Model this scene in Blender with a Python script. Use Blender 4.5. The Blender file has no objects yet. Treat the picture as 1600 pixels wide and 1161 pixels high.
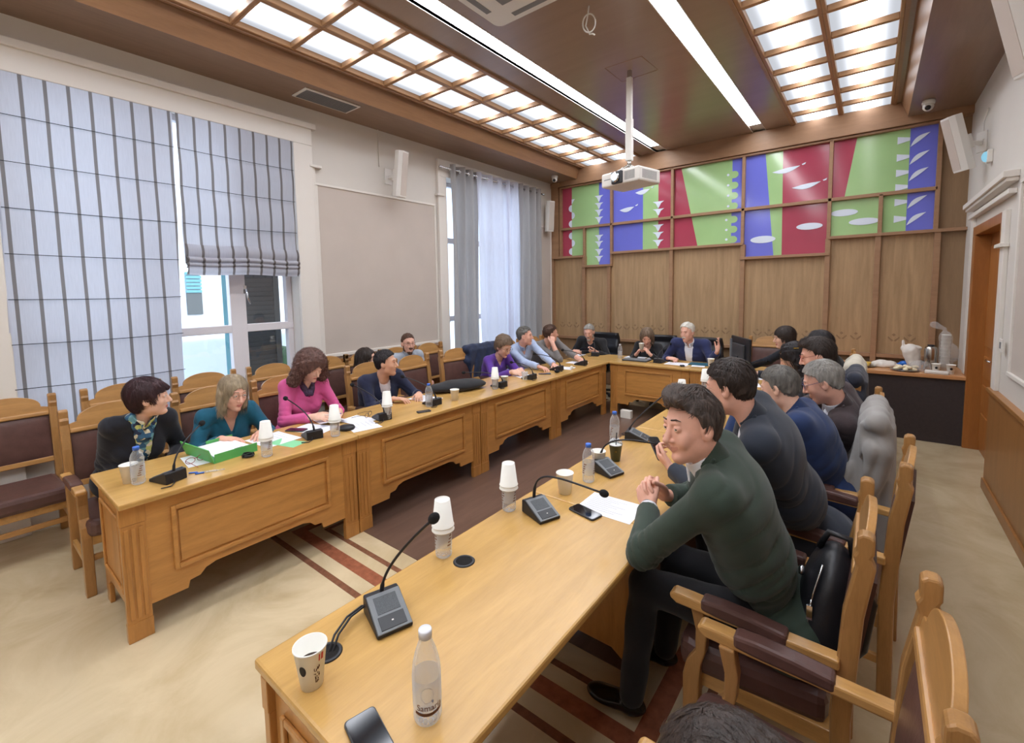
import bpy, bmesh, math, random
import numpy as np
from mathutils import Vector, Matrix
random.seed(7)
D = bpy.data
SC = bpy.context.scene
COL = SC.collection
PI = math.pi

# ---------------------------------------------------------------- camera
CAM_Z = 1.78
cam_d = D.cameras.new('camera')
cam = D.objects.new('camera', cam_d)
COL.objects.link(cam)
Rm = ((0.78519745, 0.03645645, -0.61817142),
      (0.61902644, -0.07275955, 0.78199253),
      (-0.0164692, -0.99668299, -0.07969811))
cam.matrix_world = Matrix(((Rm[0][0], -Rm[0][1], -Rm[0][2], 0),
                           (Rm[1][0], -Rm[1][1], -Rm[1][2], 0),
                           (Rm[2][0], -Rm[2][1], -Rm[2][2], CAM_Z), (0, 0, 0, 1)))
cam_d.sensor_width = 36
cam_d.sensor_fit = 'HORIZONTAL'
cam_d.lens = 710.79 / 1600 * 36
cam_d.shift_y = -70.54 / 1600
cam_d.clip_start = 0.02
cam_d.clip_end = 200
SC.camera = cam
SC.view_settings.view_transform = 'Standard'
SC.view_settings.look = 'None'
SC.view_settings.gamma = 1
SC.view_settings.use_curve_mapping = False
SC.view_settings.exposure = 0.22

# ---------------------------------------------------------------- world and sun
wd = D.worlds.new('world')
SC.world = wd
wd.use_nodes = True
nt = wd.node_tree
bg = nt.nodes['Background']
bg.inputs['Color'].default_value = (0.62, 0.78, 1.0, 1)
bg.inputs['Strength'].default_value = 2.2
sun_d = D.lights.new('sun', 'SUN')
sun_d.energy = 3.0
sun_d.angle = 0.02
sun = D.objects.new('sun', sun_d)
sun.rotation_euler = (0, math.radians(58), math.radians(20))
COL.objects.link(sun)
STRIP_E = 16.0     # linear ceiling lamps
PANEL_E = 11.0      # coffered ceiling lamps
TUBE_E = 16.0      # tube behind each coffer diffuser

# ---------------------------------------------------------------- materials
def lin(c):
    return tuple((x / 255 / 12.92) if x / 255 <= 0.04045 else ((x / 255 + 0.055) / 1.055) ** 2.4 for x in c) + (1,)
MATS = {}
def mat(name, rgb, rough=0.5, metal=0.0, spec=0.5, noise=None, bump=None, trans=0.0, alpha=1.0, emit=None, sheen=0.0, ior=1.45, coat=0.0):
    """principled material; noise=(scale, amount[, (sx,sy,sz)]) varies the colour, bump=(scale, strength[, stretch])"""
    m = D.materials.new(name)
    m.use_nodes = True
    n, l = m.node_tree.nodes, m.node_tree.links
    b = n['Principled BSDF']
    c = lin(rgb)
    b.inputs['Base Color'].default_value = c
    b.inputs['Roughness'].default_value = rough
    b.inputs['Metallic'].default_value = metal
    b.inputs['Specular IOR Level'].default_value = spec
    b.inputs['Transmission Weight'].default_value = trans
    b.inputs['Alpha'].default_value = alpha
    b.inputs['IOR'].default_value = ior
    b.inputs['Sheen Weight'].default_value = sheen
    b.inputs['Coat Weight'].default_value = coat
    if emit:
        b.inputs['Emission Color'].default_value = lin(emit[0])
        b.inputs['Emission Strength'].default_value = emit[1]
    tc = None
    if noise or bump:
        tc = n.new('ShaderNodeTexCoord')
    def tex(scale, stretch, detail=4):
        mp = n.new('ShaderNodeMapping')
        mp.inputs['Scale'].default_value = stretch
        l.new(tc.outputs['Object'], mp.inputs['Vector'])
        t = n.new('ShaderNodeTexNoise')
        t.inputs['Scale'].default_value = scale
        t.inputs['Detail'].default_value = detail
        l.new(mp.outputs['Vector'], t.inputs['Vector'])
        return t
    if noise:
        t = tex(noise[0], noise[2] if len(noise) > 2 else (1, 1, 1))
        r = n.new('ShaderNodeValToRGB')
        a = noise[1]
        r.color_ramp.elements[0].position = 0.3
        r.color_ramp.elements[1].position = 0.7
        r.color_ramp.elements[0].color = tuple(x * (1 - a) for x in c[:3]) + (1,)
        r.color_ramp.elements[1].color = tuple(min(1, x * (1 + a)) for x in c[:3]) + (1,)
        l.new(t.outputs['Fac'], r.inputs['Fac'])
        l.new(r.outputs['Color'], b.inputs['Base Color'])
    if bump:
        t = tex(bump[0], bump[2] if len(bump) > 2 else (1, 1, 1))
        bp = n.new('ShaderNodeBump')
        bp.inputs['Strength'].default_value = bump[1]
        bp.inputs['Distance'].default_value = 0.01
        l.new(t.outputs['Fac'], bp.inputs['Height'])
        l.new(bp.outputs['Normal'], b.inputs['Normal'])
    MATS[name] = m
    return m
def wood(name, rgb, grain=(1, 1, 1), rough=0.32, amount=0.16, scale=3.0, coat=0.2):
    """wood: long streaks along the axis with the small grain factor"""
    m = mat(name, rgb, rough=rough, coat=coat)
    n, l = m.node_tree.nodes, m.node_tree.links
    b = n['Principled BSDF']
    b.inputs['Coat Roughness'].default_value = 0.25
    tc = n.new('ShaderNodeTexCoord')
    mp = n.new('ShaderNodeMapping')
    mp.inputs['Scale'].default_value = grain
    l.new(tc.outputs['Object'], mp.inputs['Vector'])
    t = n.new('ShaderNodeTexNoise')
    t.inputs['Scale'].default_value = scale
    t.inputs['Detail'].default_value = 6
    t.inputs['Distortion'].default_value = 0.6
    l.new(mp.outputs['Vector'], t.inputs['Vector'])
    t2 = n.new('ShaderNodeTexNoise')
    t2.inputs['Scale'].default_value = scale * 9
    t2.inputs['Detail'].default_value = 3
    l.new(mp.outputs['Vector'], t2.inputs['Vector'])
    mx = n.new('ShaderNodeMath'); mx.operation = 'MULTIPLY_ADD'
    l.new(t2.outputs['Fac'], mx.inputs[0]); mx.inputs[1].default_value = 0.35
    l.new(t.outputs['Fac'], mx.inputs[2])
    r = n.new('ShaderNodeValToRGB')
    c = lin(rgb)
    r.color_ramp.elements[0].position = 0.45
    r.color_ramp.elements[1].position = 0.9
    r.color_ramp.elements[0].color = (c[0] * (1 - amount), c[1] * (1 - amount * 1.15), c[2] * (1 - amount * 1.3), 1)
    r.color_ramp.elements[1].color = (min(1, c[0] * (1 + amount)), min(1, c[1] * (1 + amount)), min(1, c[2] * (1 + amount)), 1)
    l.new(mx.outputs[0], r.inputs['Fac'])
    l.new(r.outputs['Color'], b.inputs['Base Color'])
    return m
def emis(name, rgb, strength):
    m = D.materials.new(name); m.use_nodes = True
    n, l = m.node_tree.nodes, m.node_tree.links
    n.remove(n['Principled BSDF'])
    e = n.new('ShaderNodeEmission')
    e.inputs['Color'].default_value = lin(rgb); e.inputs['Strength'].default_value = strength
    l.new(e.outputs[0], n['Material Output'].inputs[0])
    MATS[name] = m
    return m
def fabric_translucent(name, rgb, stripes=None, tr=0.5):
    m = D.materials.new(name); m.use_nodes = True
    n, l = m.node_tree.nodes, m.node_tree.links
    n.remove(n['Principled BSDF'])
    d = n.new('ShaderNodeBsdfDiffuse'); t = n.new('ShaderNodeBsdfTranslucent'); mx = n.new('ShaderNodeMixShader')
    mx.inputs[0].default_value = tr
    l.new(d.outputs[0], mx.inputs[1]); l.new(t.outputs[0], mx.inputs[2]); l.new(mx.outputs[0], n['Material Output'].inputs[0])
    c = lin(rgb)
    tc = n.new('ShaderNodeTexCoord')
    mp = n.new('ShaderNodeMapping'); mp.inputs['Scale'].default_value = (1, 60, 3)
    l.new(tc.outputs['Object'], mp.inputs[0])
    ns = n.new('ShaderNodeTexNoise'); ns.inputs['Scale'].default_value = 3
    l.new(mp.outputs[0], ns.inputs['Vector'])
    r = n.new('ShaderNodeValToRGB')
    r.color_ramp.elements[0].position = .3; r.color_ramp.elements[1].position = .7
    r.color_ramp.elements[0].color = tuple(x * .95 for x in c[:3]) + (1,)
    r.color_ramp.elements[1].color = tuple(min(1, x * 1.03) for x in c[:3]) + (1,)
    l.new(ns.outputs['Fac'], r.inputs[0])
    out = r.outputs[0]
    if stripes:      # (period, width, rgb) woven stripes running down the cloth, placed along object Y
        sx = n.new('ShaderNodeSeparateXYZ'); l.new(tc.outputs['Object'], sx.inputs[0])
        a = n.new('ShaderNodeMath'); a.operation = 'DIVIDE'; l.new(sx.outputs['Y'], a.inputs[0]); a.inputs[1].default_value = stripes[0]
        f = n.new('ShaderNodeMath'); f.operation = 'FRACT'; l.new(a.outputs[0], f.inputs[0])
        g = n.new('ShaderNodeMath'); g.operation = 'LESS_THAN'; l.new(f.outputs[0], g.inputs[0]); g.inputs[1].default_value = stripes[1]
        mc = n.new('ShaderNodeMixRGB'); l.new(g.outputs[0], mc.inputs[0]); l.new(out, mc.inputs[1])
        mc.inputs[2].default_value = lin(stripes[2])
        out = mc.outputs[0]
    l.new(out, d.inputs[0]); l.new(out, t.inputs[0])
    MATS[name] = m
    return m

M = MATS
wood('table_x', (192, 138, 74), grain=(0.9, 7, 7))
wood('table_y', (194, 140, 76), grain=(7, 0.9, 7))
wood('table_top', (200, 158, 92), grain=(7, 0.8, 7), rough=0.22, amount=0.1)
wood('table_top_x', (200, 158, 92), grain=(0.8, 7, 7), rough=0.22, amount=0.1)
wood('table_v', (186, 132, 70), grain=(7, 7, 0.9))
wood('chair_v', (168, 124, 74), grain=(9, 9, 1.2), rough=0.3)
wood('chair_y', (180, 134, 80), grain=(9, 1.2, 9), rough=0.3)
wood('chair_x', (194, 148, 88), grain=(1.2, 9, 9), rough=0.28)
wood('ceiling_wood', (152, 126, 106), grain=(0.6, 6, 6), rough=0.3, amount=0.06, scale=1.2, coat=0.3)
wood('coffer_wood', (172, 130, 90), grain=(6, 0.8, 6), rough=0.4, amount=0.1)
wood('soffit_wood', (140, 112, 92), grain=(6, 0.6, 6), rough=0.35, amount=0.1)
wood('cove_wood', (146, 108, 76), grain=(6, 0.6, 6), rough=0.35, amount=0.12)
wood('panel_wood', (172, 142, 106), grain=(5, 5, 0.35), rough=0.5, amount=0.17, scale=4, coat=0.0)
wood('panel_dark', (146, 118, 88), grain=(5, 5, 0.5), rough=0.5, amount=0.12, coat=0.0)
wood('rail_wood', (158, 122, 92), grain=(0.8, 5, 5), rough=0.45, amount=0.1, coat=0.0)
wood('door_wood', (164, 104, 50), grain=(5, 5, 0.6), rough=0.35, amount=0.12)
wood('wainscot', (162, 112, 62), grain=(5, 5, 0.6), rough=0.4, amount=0.1)
wood('carpet_brown', (102, 78, 66), grain=(6, 0.7, 6), rough=0.35, amount=0.18, scale=2.0)
wood('counter_wood', (206, 150, 100), grain=(0.8, 6, 6), rough=0.35, amount=0.08)
mat('wall_white', (214, 208, 200), rough=0.7, noise=(2.0, 0.02))
mat('wall_beige', (196, 184, 174), rough=0.75, noise=(3.0, 0.03))
mat('trim_white', (226, 220, 212), rough=0.45)
mat('window_frame', (226, 222, 226), rough=0.35)
mat('leather', (92, 64, 58), rough=0.36, noise=(14, 0.16), bump=(70, 0.10))
mat('leather_black', (32, 32, 36), rough=0.38, bump=(60, 0.12))
mat('black_plastic', (34, 34, 38), rough=0.42)
mat('dark_plastic', (58, 60, 64), rough=0.45)
mat('grey_plastic', (118, 122, 126), rough=0.4)
mat('mesh_grille', (84, 88, 92), rough=0.6, noise=(600, 0.4))
mat('white_plastic', (226, 222, 216), rough=0.4)
mat('foam_black', (24, 24, 26), rough=0.95, bump=(300, 0.4))
mat('paper', (236, 236, 242), rough=0.7, noise=(9, 0.03))
mat('paper_ink', (120, 122, 134), rough=0.8)
mat('cup_paper', (238, 236, 228), rough=0.55)
mat('steel', (188, 184, 178), rough=0.22, metal=1.0)
mat('chrome', (210, 212, 216), rough=0.12, metal=1.0)
mat('phone_glass', (18, 20, 26), rough=0.06, spec=0.8)
mat('blue_cap', (70, 120, 220), rough=0.35)
mat('clear_cap', (230, 232, 238), rough=0.25)
mat('green_folder', (96, 186, 104), rough=0.5)
mat('green_paper', (140, 214, 160), rough=0.6)
mat('ink_black', (26, 24, 26), rough=0.6)
mat('ink_brown', (70, 34, 26), rough=0.6)
mat('ink_red', (196, 50, 46), rough=0.6)
mat('label_brown', (96, 58, 36), rough=0.6)
mat('coffee', (54, 32, 18), rough=0.15)
mat('cup_green', (86, 92, 74), rough=0.5)
mat('counter_dark', (62, 54, 54), rough=0.75, noise=(40, 0.08))
mat('hole_shade', (22, 18, 16), rough=0.9)
mat('vent_grey', (128, 128, 130), rough=0.6)
mat('camera_white', (228, 226, 222), rough=0.3)
mat('facade', (236, 240, 244), rough=0.9)
mat('shutter_teal', (110, 170, 180), rough=0.6)
mat('shutter_dark', (96, 102, 104), rough=0.6)
mat('foliage', (54, 84, 52), rough=0.8, noise=(6, 0.5))
mat('glass_blue', (112, 118, 216), rough=0.12, spec=0.6, noise=(1.5, 0.05))
mat('glass_green', (164, 202, 140), rough=0.12, spec=0.6, noise=(1.5, 0.05))
mat('glass_red', (172, 68, 90), rough=0.12, spec=0.6, noise=(1.5, 0.06))
mat('glass_white', (222, 232, 246), rough=0.25)
mat('food_yellow', (224, 190, 92), rough=0.6, noise=(30, 0.15))
mat('food_cream', (234, 222, 190), rough=0.6, noise=(40, 0.1))
mat('bag_clear', (222, 224, 226), rough=0.25, alpha=0.22)
mat('bag_blue', (40, 110, 200), rough=0.4)
mat('teal_book', (36, 86, 104), rough=0.5)
mat('gold', (232, 196, 90), rough=0.25, metal=1.0)
fabric_translucent('blind_fabric', (206, 206, 214), stripes=(0.1275, 0.17, (132, 126, 124)), tr=0.45)
fabric_translucent('curtain_grey', (174, 170, 168), tr=0.35)
fabric_translucent('curtain_white', (226, 226, 236), tr=0.6)
# glass panes: mostly see-through with a mirror part
def glass_pane(name, refl, tint=(1, 1, 1, 1)):
    m = D.materials.new(name); m.use_nodes = True
    n, l = m.node_tree.nodes, m.node_tree.links
    n.remove(n['Principled BSDF'])
    t = n.new('ShaderNodeBsdfTransparent'); g = n.new('ShaderNodeBsdfGlossy'); mx = n.new('ShaderNodeMixShader')
    t.inputs[0].default_value = tint; g.inputs['Roughness'].default_value = 0.02
    mx.inputs[0].default_value = refl
    l.new(t.outputs[0], mx.inputs[1]); l.new(g.outputs[0], mx.inputs[2]); l.new(mx.outputs[0], n['Material Output'].inputs[0])
    MATS[name] = m
glass_pane('pane', 0.06)
glass_pane('pane_tinted', 0.1, (0.45, 0.47, 0.5, 1))
# thin clear bottle plastic
def bottle_mat(name, tint, tr=0.75):
    m = D.materials.new(name); m.use_nodes = True
    n, l = m.node_tree.nodes, m.node_tree.links
    b = n['Principled BSDF']
    b.inputs['Base Color'].default_value = (0.95, 0.97, 1, 1); b.inputs['Roughness'].default_value = 0.06
    t = n.new('ShaderNodeBsdfTransparent'); t.inputs[0].default_value = tint
    lw = n.new('ShaderNodeLayerWeight'); lw.inputs['Blend'].default_value = 0.25
    mr = n.new('ShaderNodeMapRange'); mr.inputs['To Min'].default_value = (1 - tr) * .6; mr.inputs['To Max'].default_value = 0.62
    l.new(lw.outputs['Facing'], mr.inputs['Value'])
    mx = n.new('ShaderNodeMixShader')
    l.new(mr.outputs[0], mx.inputs[0]); l.new(t.outputs[0], mx.inputs[1]); l.new(b.outputs[0], mx.inputs[2])
    l.new(mx.outputs[0], n['Material Output'].inputs[0])
    MATS[name] = m
bottle_mat('bottle_clear', (0.93, 0.95, 0.97, 1), 0.8)
bottle_mat('label_clear', (0.8, 0.8, 0.82, 1), 0.55)

# marble floor with inlaid border bands
def floor_mat():
    m = D.materials.new('marble_floor'); m.use_nodes = True
    n, l = m.node_tree.nodes, m.node_tree.links
    b = n['Principled BSDF']; b.inputs['Roughness'].default_value = 0.22
    tc = n.new('ShaderNodeTexCoord')
    t = n.new('ShaderNodeTexNoise'); t.inputs['Scale'].default_value = 1.6; t.inputs['Detail'].default_value = 9; t.inputs['Roughness'].default_value = .62; t.inputs['Distortion'].default_value = 1.2
    l.new(tc.outputs['Object'], t.inputs['Vector'])
    r = n.new('ShaderNodeValToRGB')
    r.color_ramp.elements[0].position = .34; r.color_ramp.elements[1].position = .62
    r.color_ramp.elements[0].color = lin((190, 170, 134)); r.color_ramp.elements[1].color = lin((212, 194, 160))
    l.new(t.outputs['Fac'], r.inputs[0]); l.new(r.outputs[0], b.inputs['Base Color'])
    MATS['marble_floor'] = m
floor_mat()
mat('band_red', (150, 92, 68), rough=0.22, noise=(26, 0.22))
mat('band_brown', (124, 84, 64), rough=0.22, noise=(30, 0.2))

# ---------------------------------------------------------------- mesh helpers
class MB:
    """collects shapes into one mesh"""
    def __init__(s):
        s.bm = bmesh.new(); s.mats = []; s.cur = 0
    def use(s, mname):
        if mname not in s.mats: s.mats.append(mname)
        s.cur = s.mats.index(mname); return s
    def _face(s, vs, smooth=False):
        try:
            f = s.bm.faces.new(vs)
        except ValueError:
            return None
        f.material_index = s.cur; f.smooth = smooth
        return f
    def box(s, x0, x1, y0, y1, z0, z1, mtx=None):
        v = [s.bm.verts.new(p) for p in ((x0,y0,z0),(x1,y0,z0),(x1,y1,z0),(x0,y1,z0),(x0,y0,z1),(x1,y0,z1),(x1,y1,z1),(x0,y1,z1))]
        if mtx is not None:
            for q in v: q.co = mtx @ q.co
        for f in ((3,2,1,0),(4,5,6,7),(0,1,5,4),(1,2,6,5),(2,3,7,6),(3,0,4,7)):
            s._face([v[i] for i in f])
        return s
    def prism(s, pts, axis, a, b, mtx=None):
        """polygon pts (2D) extruded along axis from a to b. axis 'x': pts are (y,z); 'y': (x,z); 'z': (x,y)"""
        def mk(p, t):
            c = {'x': (t, p[0], p[1]), 'y': (p[0], t, p[1]), 'z': (p[0], p[1], t)}[axis]
            v = Vector(c)
            return s.bm.verts.new(mtx @ v if mtx is not None else v)
        A = [mk(p, a) for p in pts]; B = [mk(p, b) for p in pts]
        n = len(pts)
        fs = [s._face(A[::-1]), s._face(B)]
        for i in range(n):
            fs.append(s._face([A[i], A[(i+1) % n], B[(i+1) % n], B[i]]))
        bmesh.ops.recalc_face_normals(s.bm, faces=[f for f in fs if f])
        return s
    def lathe(s, prof, c=(0, 0, 0), seg=24, mtx=None, caps=True):
        """profile of (r, z) turned about z"""
        rings = []
        for r, z in prof:
            ring = []
            for i in range(seg):
                a = 2 * PI * i / seg
                p = Vector((c[0] + r * math.cos(a), c[1] + r * math.sin(a), c[2] + z))
                ring.append(s.bm.verts.new(mtx @ p if mtx is not None else p))
            rings.append(ring)
        for a, b in zip(rings, rings[1:]):
            for i in range(seg):
                s._face([a[i], a[(i+1) % seg], b[(i+1) % seg], b[i]], True)
        if caps:
            s._face(rings[0][::-1]); s._face(rings[-1])
        return s
    def tube(s, pts, r, seg=8, closed=False):
        pts = [Vector(p) for p in pts]
        n = len(pts); rings = []
        rr = r if isinstance(r, (list, tuple)) else [r] * n
        prev = None
        for i, p in enumerate(pts):
            if closed: t = pts[(i+1) % n] - pts[i-1]
            else: t = pts[min(i+1, n-1)] - pts[max(i-1, 0)]
            t = t.normalized() if t.length > 1e-9 else Vector((0, 0, 1))
            if prev is None:
                u = t.orthogonal().normalized()
            else:
                u = (prev - t * prev.dot(t))
                u = u.normalized() if u.length > 1e-6 else t.orthogonal().normalized()
            prev = u
            v = t.cross(u)
            rings.append([s.bm.verts.new(p + (u * math.cos(2*PI*k/seg) + v * math.sin(2*PI*k/seg)) * rr[i]) for k in range(seg)])
        m = n if closed else n - 1
        for i in range(m):
            a, b = rings[i], rings[(i+1) % n]
            for k in range(seg):
                s._face([a[k], a[(k+1) % seg], b[(k+1) % seg], b[k]], True)
        if not closed:
            s._face(rings[0][::-1]); s._face(rings[-1])
        return s
    def ball(s, c, r, seg=16, rings=10, mtx=None):
        r = r if isinstance(r, (tuple, list)) else (r, r, r)
        ring = []
        top = s.bm.verts.new((0, 0, 1)); bot = s.bm.verts.new((0, 0, -1)); vs = [top, bot]
        for i in range(1, rings):
            t = PI * i / rings
            q = [s.bm.verts.new((math.sin(t) * math.cos(2*PI*k/seg), math.sin(t) * math.sin(2*PI*k/seg), math.cos(t))) for k in range(seg)]
            ring.append(q); vs += q
        for v in vs:
            v.co = Vector((v.co.x * r[0], v.co.y * r[1], v.co.z * r[2]))
            if mtx is not None: v.co = mtx @ v.co
            v.co += Vector(c)
        for k in range(seg):
            s._face([top, ring[0][k], ring[0][(k+1) % seg]], True)
            s._face([bot, ring[-1][(k+1) % seg], ring[-1][k]], True)
            for a, b in zip(ring, ring[1:]):
                s._face([a[k], b[k], b[(k+1) % seg], a[(k+1) % seg]], True)
        return s
    def sheet(s, fn, nu, nv, thick=0.0):
        """fn(u,v)->point grid surface"""
        g = [[s.bm.verts.new(fn(i / nu, j / nv)) for j in range(nv + 1)] for i in range(nu + 1)]
        for i in range(nu):
            for j in range(nv):
                s._face([g[i][j], g[i+1][j], g[i+1][j+1], g[i][j+1]], True)
        return s
    def build(s, name, mname=None, parent=None, loc=None, rot=None, bevel=0.0, smooth=False, solid=0.0):
        me = D.meshes.new(name)
        s.bm.normal_update()
        s.bm.to_mesh(me); s.bm.free()
        if mname and not s.mats: s.mats = [mname]
        for q in s.mats: me.materials.append(M[q])
        if smooth:
            for p in me.polygons: p.use_smooth = True
        o = D.objects.new(name, me); COL.objects.link(o)
        if parent is not None: o.parent = parent
        if loc is not None: o.location = loc
        if rot is not None: o.rotation_euler = rot
        if solid:
            md = o.modifiers.new('solid', 'SOLIDIFY'); md.thickness = solid; md.offset = 0
        if bevel:
            md = o.modifiers.new('bevel', 'BEVEL'); md.width = bevel; md.segments = 2; md.limit_method = 'ANGLE'; md.angle_limit = 0.7
        return o
def tag(o, label=None, cat=None, group=None, kind=None):
    if label: o['label'] = label
    if cat: o['category'] = cat
    if group: o['group'] = group
    if kind: o['kind'] = kind
    return o
def thing(name, label, cat, loc=(0, 0, 0), rotz=0.0, group=None):
    o = D.objects.new(name, None); COL.objects.link(o)
    o.empty_display_size = 0.1
    o.location = loc; o.rotation_euler = (0, 0, rotz)
    return tag(o, label, cat, group)
def struct(o, label=None, cat=None):
    return tag(o, label, cat, kind='structure')
CHILDREN = {}
def kids(o): return [c for c in D.objects if c.parent == o]
def copy_tree(o, parent=None, memo=None):
    c = o.copy(); COL.objects.link(c)
    c.parent = parent
    for ch in kids(o): copy_tree(ch, c)
    return c
def place(proto, first, loc, rotz, label, group=None):
    """the first use moves the prototype itself, later ones copy it with its parts"""
    o = proto if not first.get(proto.name_full) else copy_tree(proto)
    if o is proto: first[proto.name_full] = True
    o.location = loc; o.rotation_euler = (0, 0, rotz)
    o['label'] = label
    if group: o['group'] = group
    return o
USED = {}
def arc(n, a0, a1, r, c=(0, 0)):
    return [(c[0] + r * math.cos(a0 + (a1 - a0) * i / n), c[1] + r * math.sin(a0 + (a1 - a0) * i / n)) for i in range(n + 1)]
# ================================================================ room shell
XL, XR, YB, YF = -4.95, 0.85, 7.65, -2.6
ZS, ZC = 3.81, 4.00        # soffit, raised ceiling
# floor
struct(MB().box(XL - .4, XR + .5, YF - .2, YB + .2, -.1, 0).build('floor', 'marble_floor'))
# inlaid border: frame of thin/wide/thin bands around the middle of the room
def band(name, off0, off1, mname, z):
    x0, x1, y0, y1 = -2.93, -1.02, 1.86, 5.9     # the brown carpet field
    x0, x1 = -3.0 , -1.1
    m = MB()
    def ring(o0, o1):
        a = (-3.02 - o1, -0.93 + o1, 1.86 - o1, 6.6); b = (-3.02 - o0, -0.93 + o0, 1.86 - o0, 6.6)
        m.prism([(a[0], a[2]), (a[1], a[2]), (b[1], b[2]), (b[0], b[2])], 'z', 0, z)
        m.prism([(a[0], a[2]), (b[0], b[2]), (b[0], 6.6), (a[0], 6.6)], 'z', 0, z)
        m.prism([(b[1], b[2]), (a[1], a[2]), (a[1], 6.6), (b[1], 6.6)], 'z', 0, z)
    ring(off0, off1)
    struct(m.build(name, mname), cat=None)
band('floor_band_inner', .128, .163, 'band_brown', .0012)
band('floor_band_wide', .245, .33, 'band_red', .0012)
band('floor_band_outer', .425, .465, 'band_brown', .0012)
tag(MB().box(-3.42, -.80, 1.86, 6.45, 0, .004).build('carpet', 'carpet_brown'),
    'dark brown wood-effect floor covering in the middle of the table horseshoe', 'floor covering')
# walls with openings on the left
def wall_with_holes(name, x0, x1, holes, y0, y1, z0, z1, mname):
    m = MB()
    ys = sorted(set([y0, y1] + [h[0] for h in holes] + [h[1] for h in holes]))
    for a, b in zip(ys, ys[1:]):
        hs = sorted([(h[2], h[3]) for h in holes if h[0] <= a + 1e-6 and h[1] >= b - 1e-6])
        z = z0
        for h0, h1 in hs:
            if h0 > z: m.box(x0, x1, a, b, z, h0)
            z = h1
        if z < z1: m.box(x0, x1, a, b, z, z1)
    return m.build(name, mname)
W1 = (0.33, 2.49, 0.62, 3.45)
W2 = (4.72, 6.95, 0.30, 3.42)
struct(wall_with_holes('wall_left', XL - .35, XL, [W1, W2], YF, YB + .2, 0, 4.2, 'wall_white'))
struct(MB().box(XL - .35, XR + .5, YB, YB + .2, 0, 4.3).build('wall_back', 'panel_dark'))
struct(wall_with_holes('wall_right', XR, XR + .16, [(5.56, 6.79, 0, 2.3)], YF, YB, 0, 4.2, 'wall_white'))
struct(MB().box(XL - .35, XR + .5, YF - .2, YF, 0, 4.3).build('wall_front', 'wall_white'))
# a closed niche behind the door so no sky shows
struct(MB().box(XR + .16, XR + .3, 5.4, 6.95, 0, 2.5).build('wall_behind_door', 'wall_white'))

# ceiling: side soffits, sloped coves and the raised middle with coffers
def ceiling():
    m = MB().use('soffit_wood')
    m.box(XL, -4.37, YF, YB, ZS, ZS + .03)
    m.box(.27, XR, YF, YB, ZS, ZS + .03)
    struct(m.build('ceiling_soffit'))
    m = MB().use('cove_wood')
    m.prism([(-4.37, ZS), (-4.30, ZC), (-4.34, ZC + .03), (-4.41, ZS + .03)], 'y', YF, YB)
    m.prism([(.27, ZS), (.31, ZS + .03), (.24, ZC + .03), (.20, ZC)], 'y', YF, YB)
    struct(m.build('ceiling_cove'))
    m = MB().use('ceiling_wood')
    H = [(-4.23, -3.17), (-2.865, -2.69), (-1.435, -1.275), (-.93, .13)]   # coffer, strip, strip, coffer
    xs = [-4.34] + [v for h in H for v in h] + [.24]
    for a, b in zip(xs[::2], xs[1::2]):
        m.box(a, b, YF, YB, ZC, ZC + .05)
    for a, b in (H[1], H[2]):
        m.box(a, b, 7.6, YB, ZC, ZC + .05)
    struct(m.build('ceiling'))
    struct(MB().box(XL - .3, XR + .4, YF - .2, YB + .2, 4.3, 4.4).build('ceiling_slab', 'wall_white'))
    # wooden lip between levels
    m = MB().use('rail_wood')
    for x in (-4.245, -3.155, -.945, .145):
        m.box(x - .015, x + .015, YF, YB - .02, ZC - .02, ZC)
    m.box(-4.3, .2, YB - .06, YB, ZC - .05, ZC)
    struct(m.build('ceiling_trim'))
ceiling()
# coffered lamps
emis('tube_light', (255, 253, 246), TUBE_E)
emis('strip_light', (248, 251, 255), STRIP_E)
# diffuser: glows, more in the band under its tube
def diffuser_mat(name, xc):
    m = D.materials.new(name); m.use_nodes = True
    n, l = m.node_tree.nodes, m.node_tree.links
    n.remove(n['Principled BSDF'])
    e = n.new('ShaderNodeEmission'); e.inputs['Color'].default_value = lin((242, 246, 255))
    tc = n.new('ShaderNodeTexCoord'); sx = n.new('ShaderNodeSeparateXYZ'); l.new(tc.outputs['Object'], sx.inputs[0])
    ab = n.new('ShaderNodeMath'); ab.operation = 'ABSOLUTE'; l.new(sx.outputs['X'], ab.inputs[0])
    mr = n.new('ShaderNodeMapRange')
    mr.inputs['From Min'].default_value = 0.0; mr.inputs['From Max'].default_value = 0.225
    mr.inputs['To Min'].default_value = 1; mr.inputs['To Max'].default_value = 0
    pw = n.new('ShaderNodeMath'); pw.operation = 'POWER'; pw.inputs[1].default_value = 3
    ma = n.new('ShaderNodeMath'); ma.operation = 'MULTIPLY_ADD'; ma.inputs[1].default_value = PANEL_E; ma.inputs[2].default_value = 0.58
    l.new(ab.outputs[0], mr.inputs['Value']); l.new(mr.outputs[0], pw.inputs[0]); l.new(pw.outputs[0], ma.inputs[0]); l.new(ma.outputs[0], e.inputs['Strength'])
    l.new(e.outputs[0], n['Material Output'].inputs[0])
    MATS[name] = m
diffuser_mat('coffer_diffuser', 0)
def coffer_proto():
    t = thing('coffer_light', '', 'ceiling light', (0, 0, 0))
    m = MB().use('coffer_wood')
    w = .25
    for sx in (-1, 1):
        m.box(sx * w - .015, sx * w + .015, -.25, .25, -.008, .055)
    for sy in (-1, 1):
        m.box(-w + .015, w - .015, sy * .239 - .011, sy * .239 + .011, -.008, .055)
    m.build('frame', None, t, bevel=.005)
    MB().box(-.236, .236, -.229, .229, .042, .047).build('diffuser', 'coffer_diffuser', t)
    return t
cp = coffer_proto()
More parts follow.
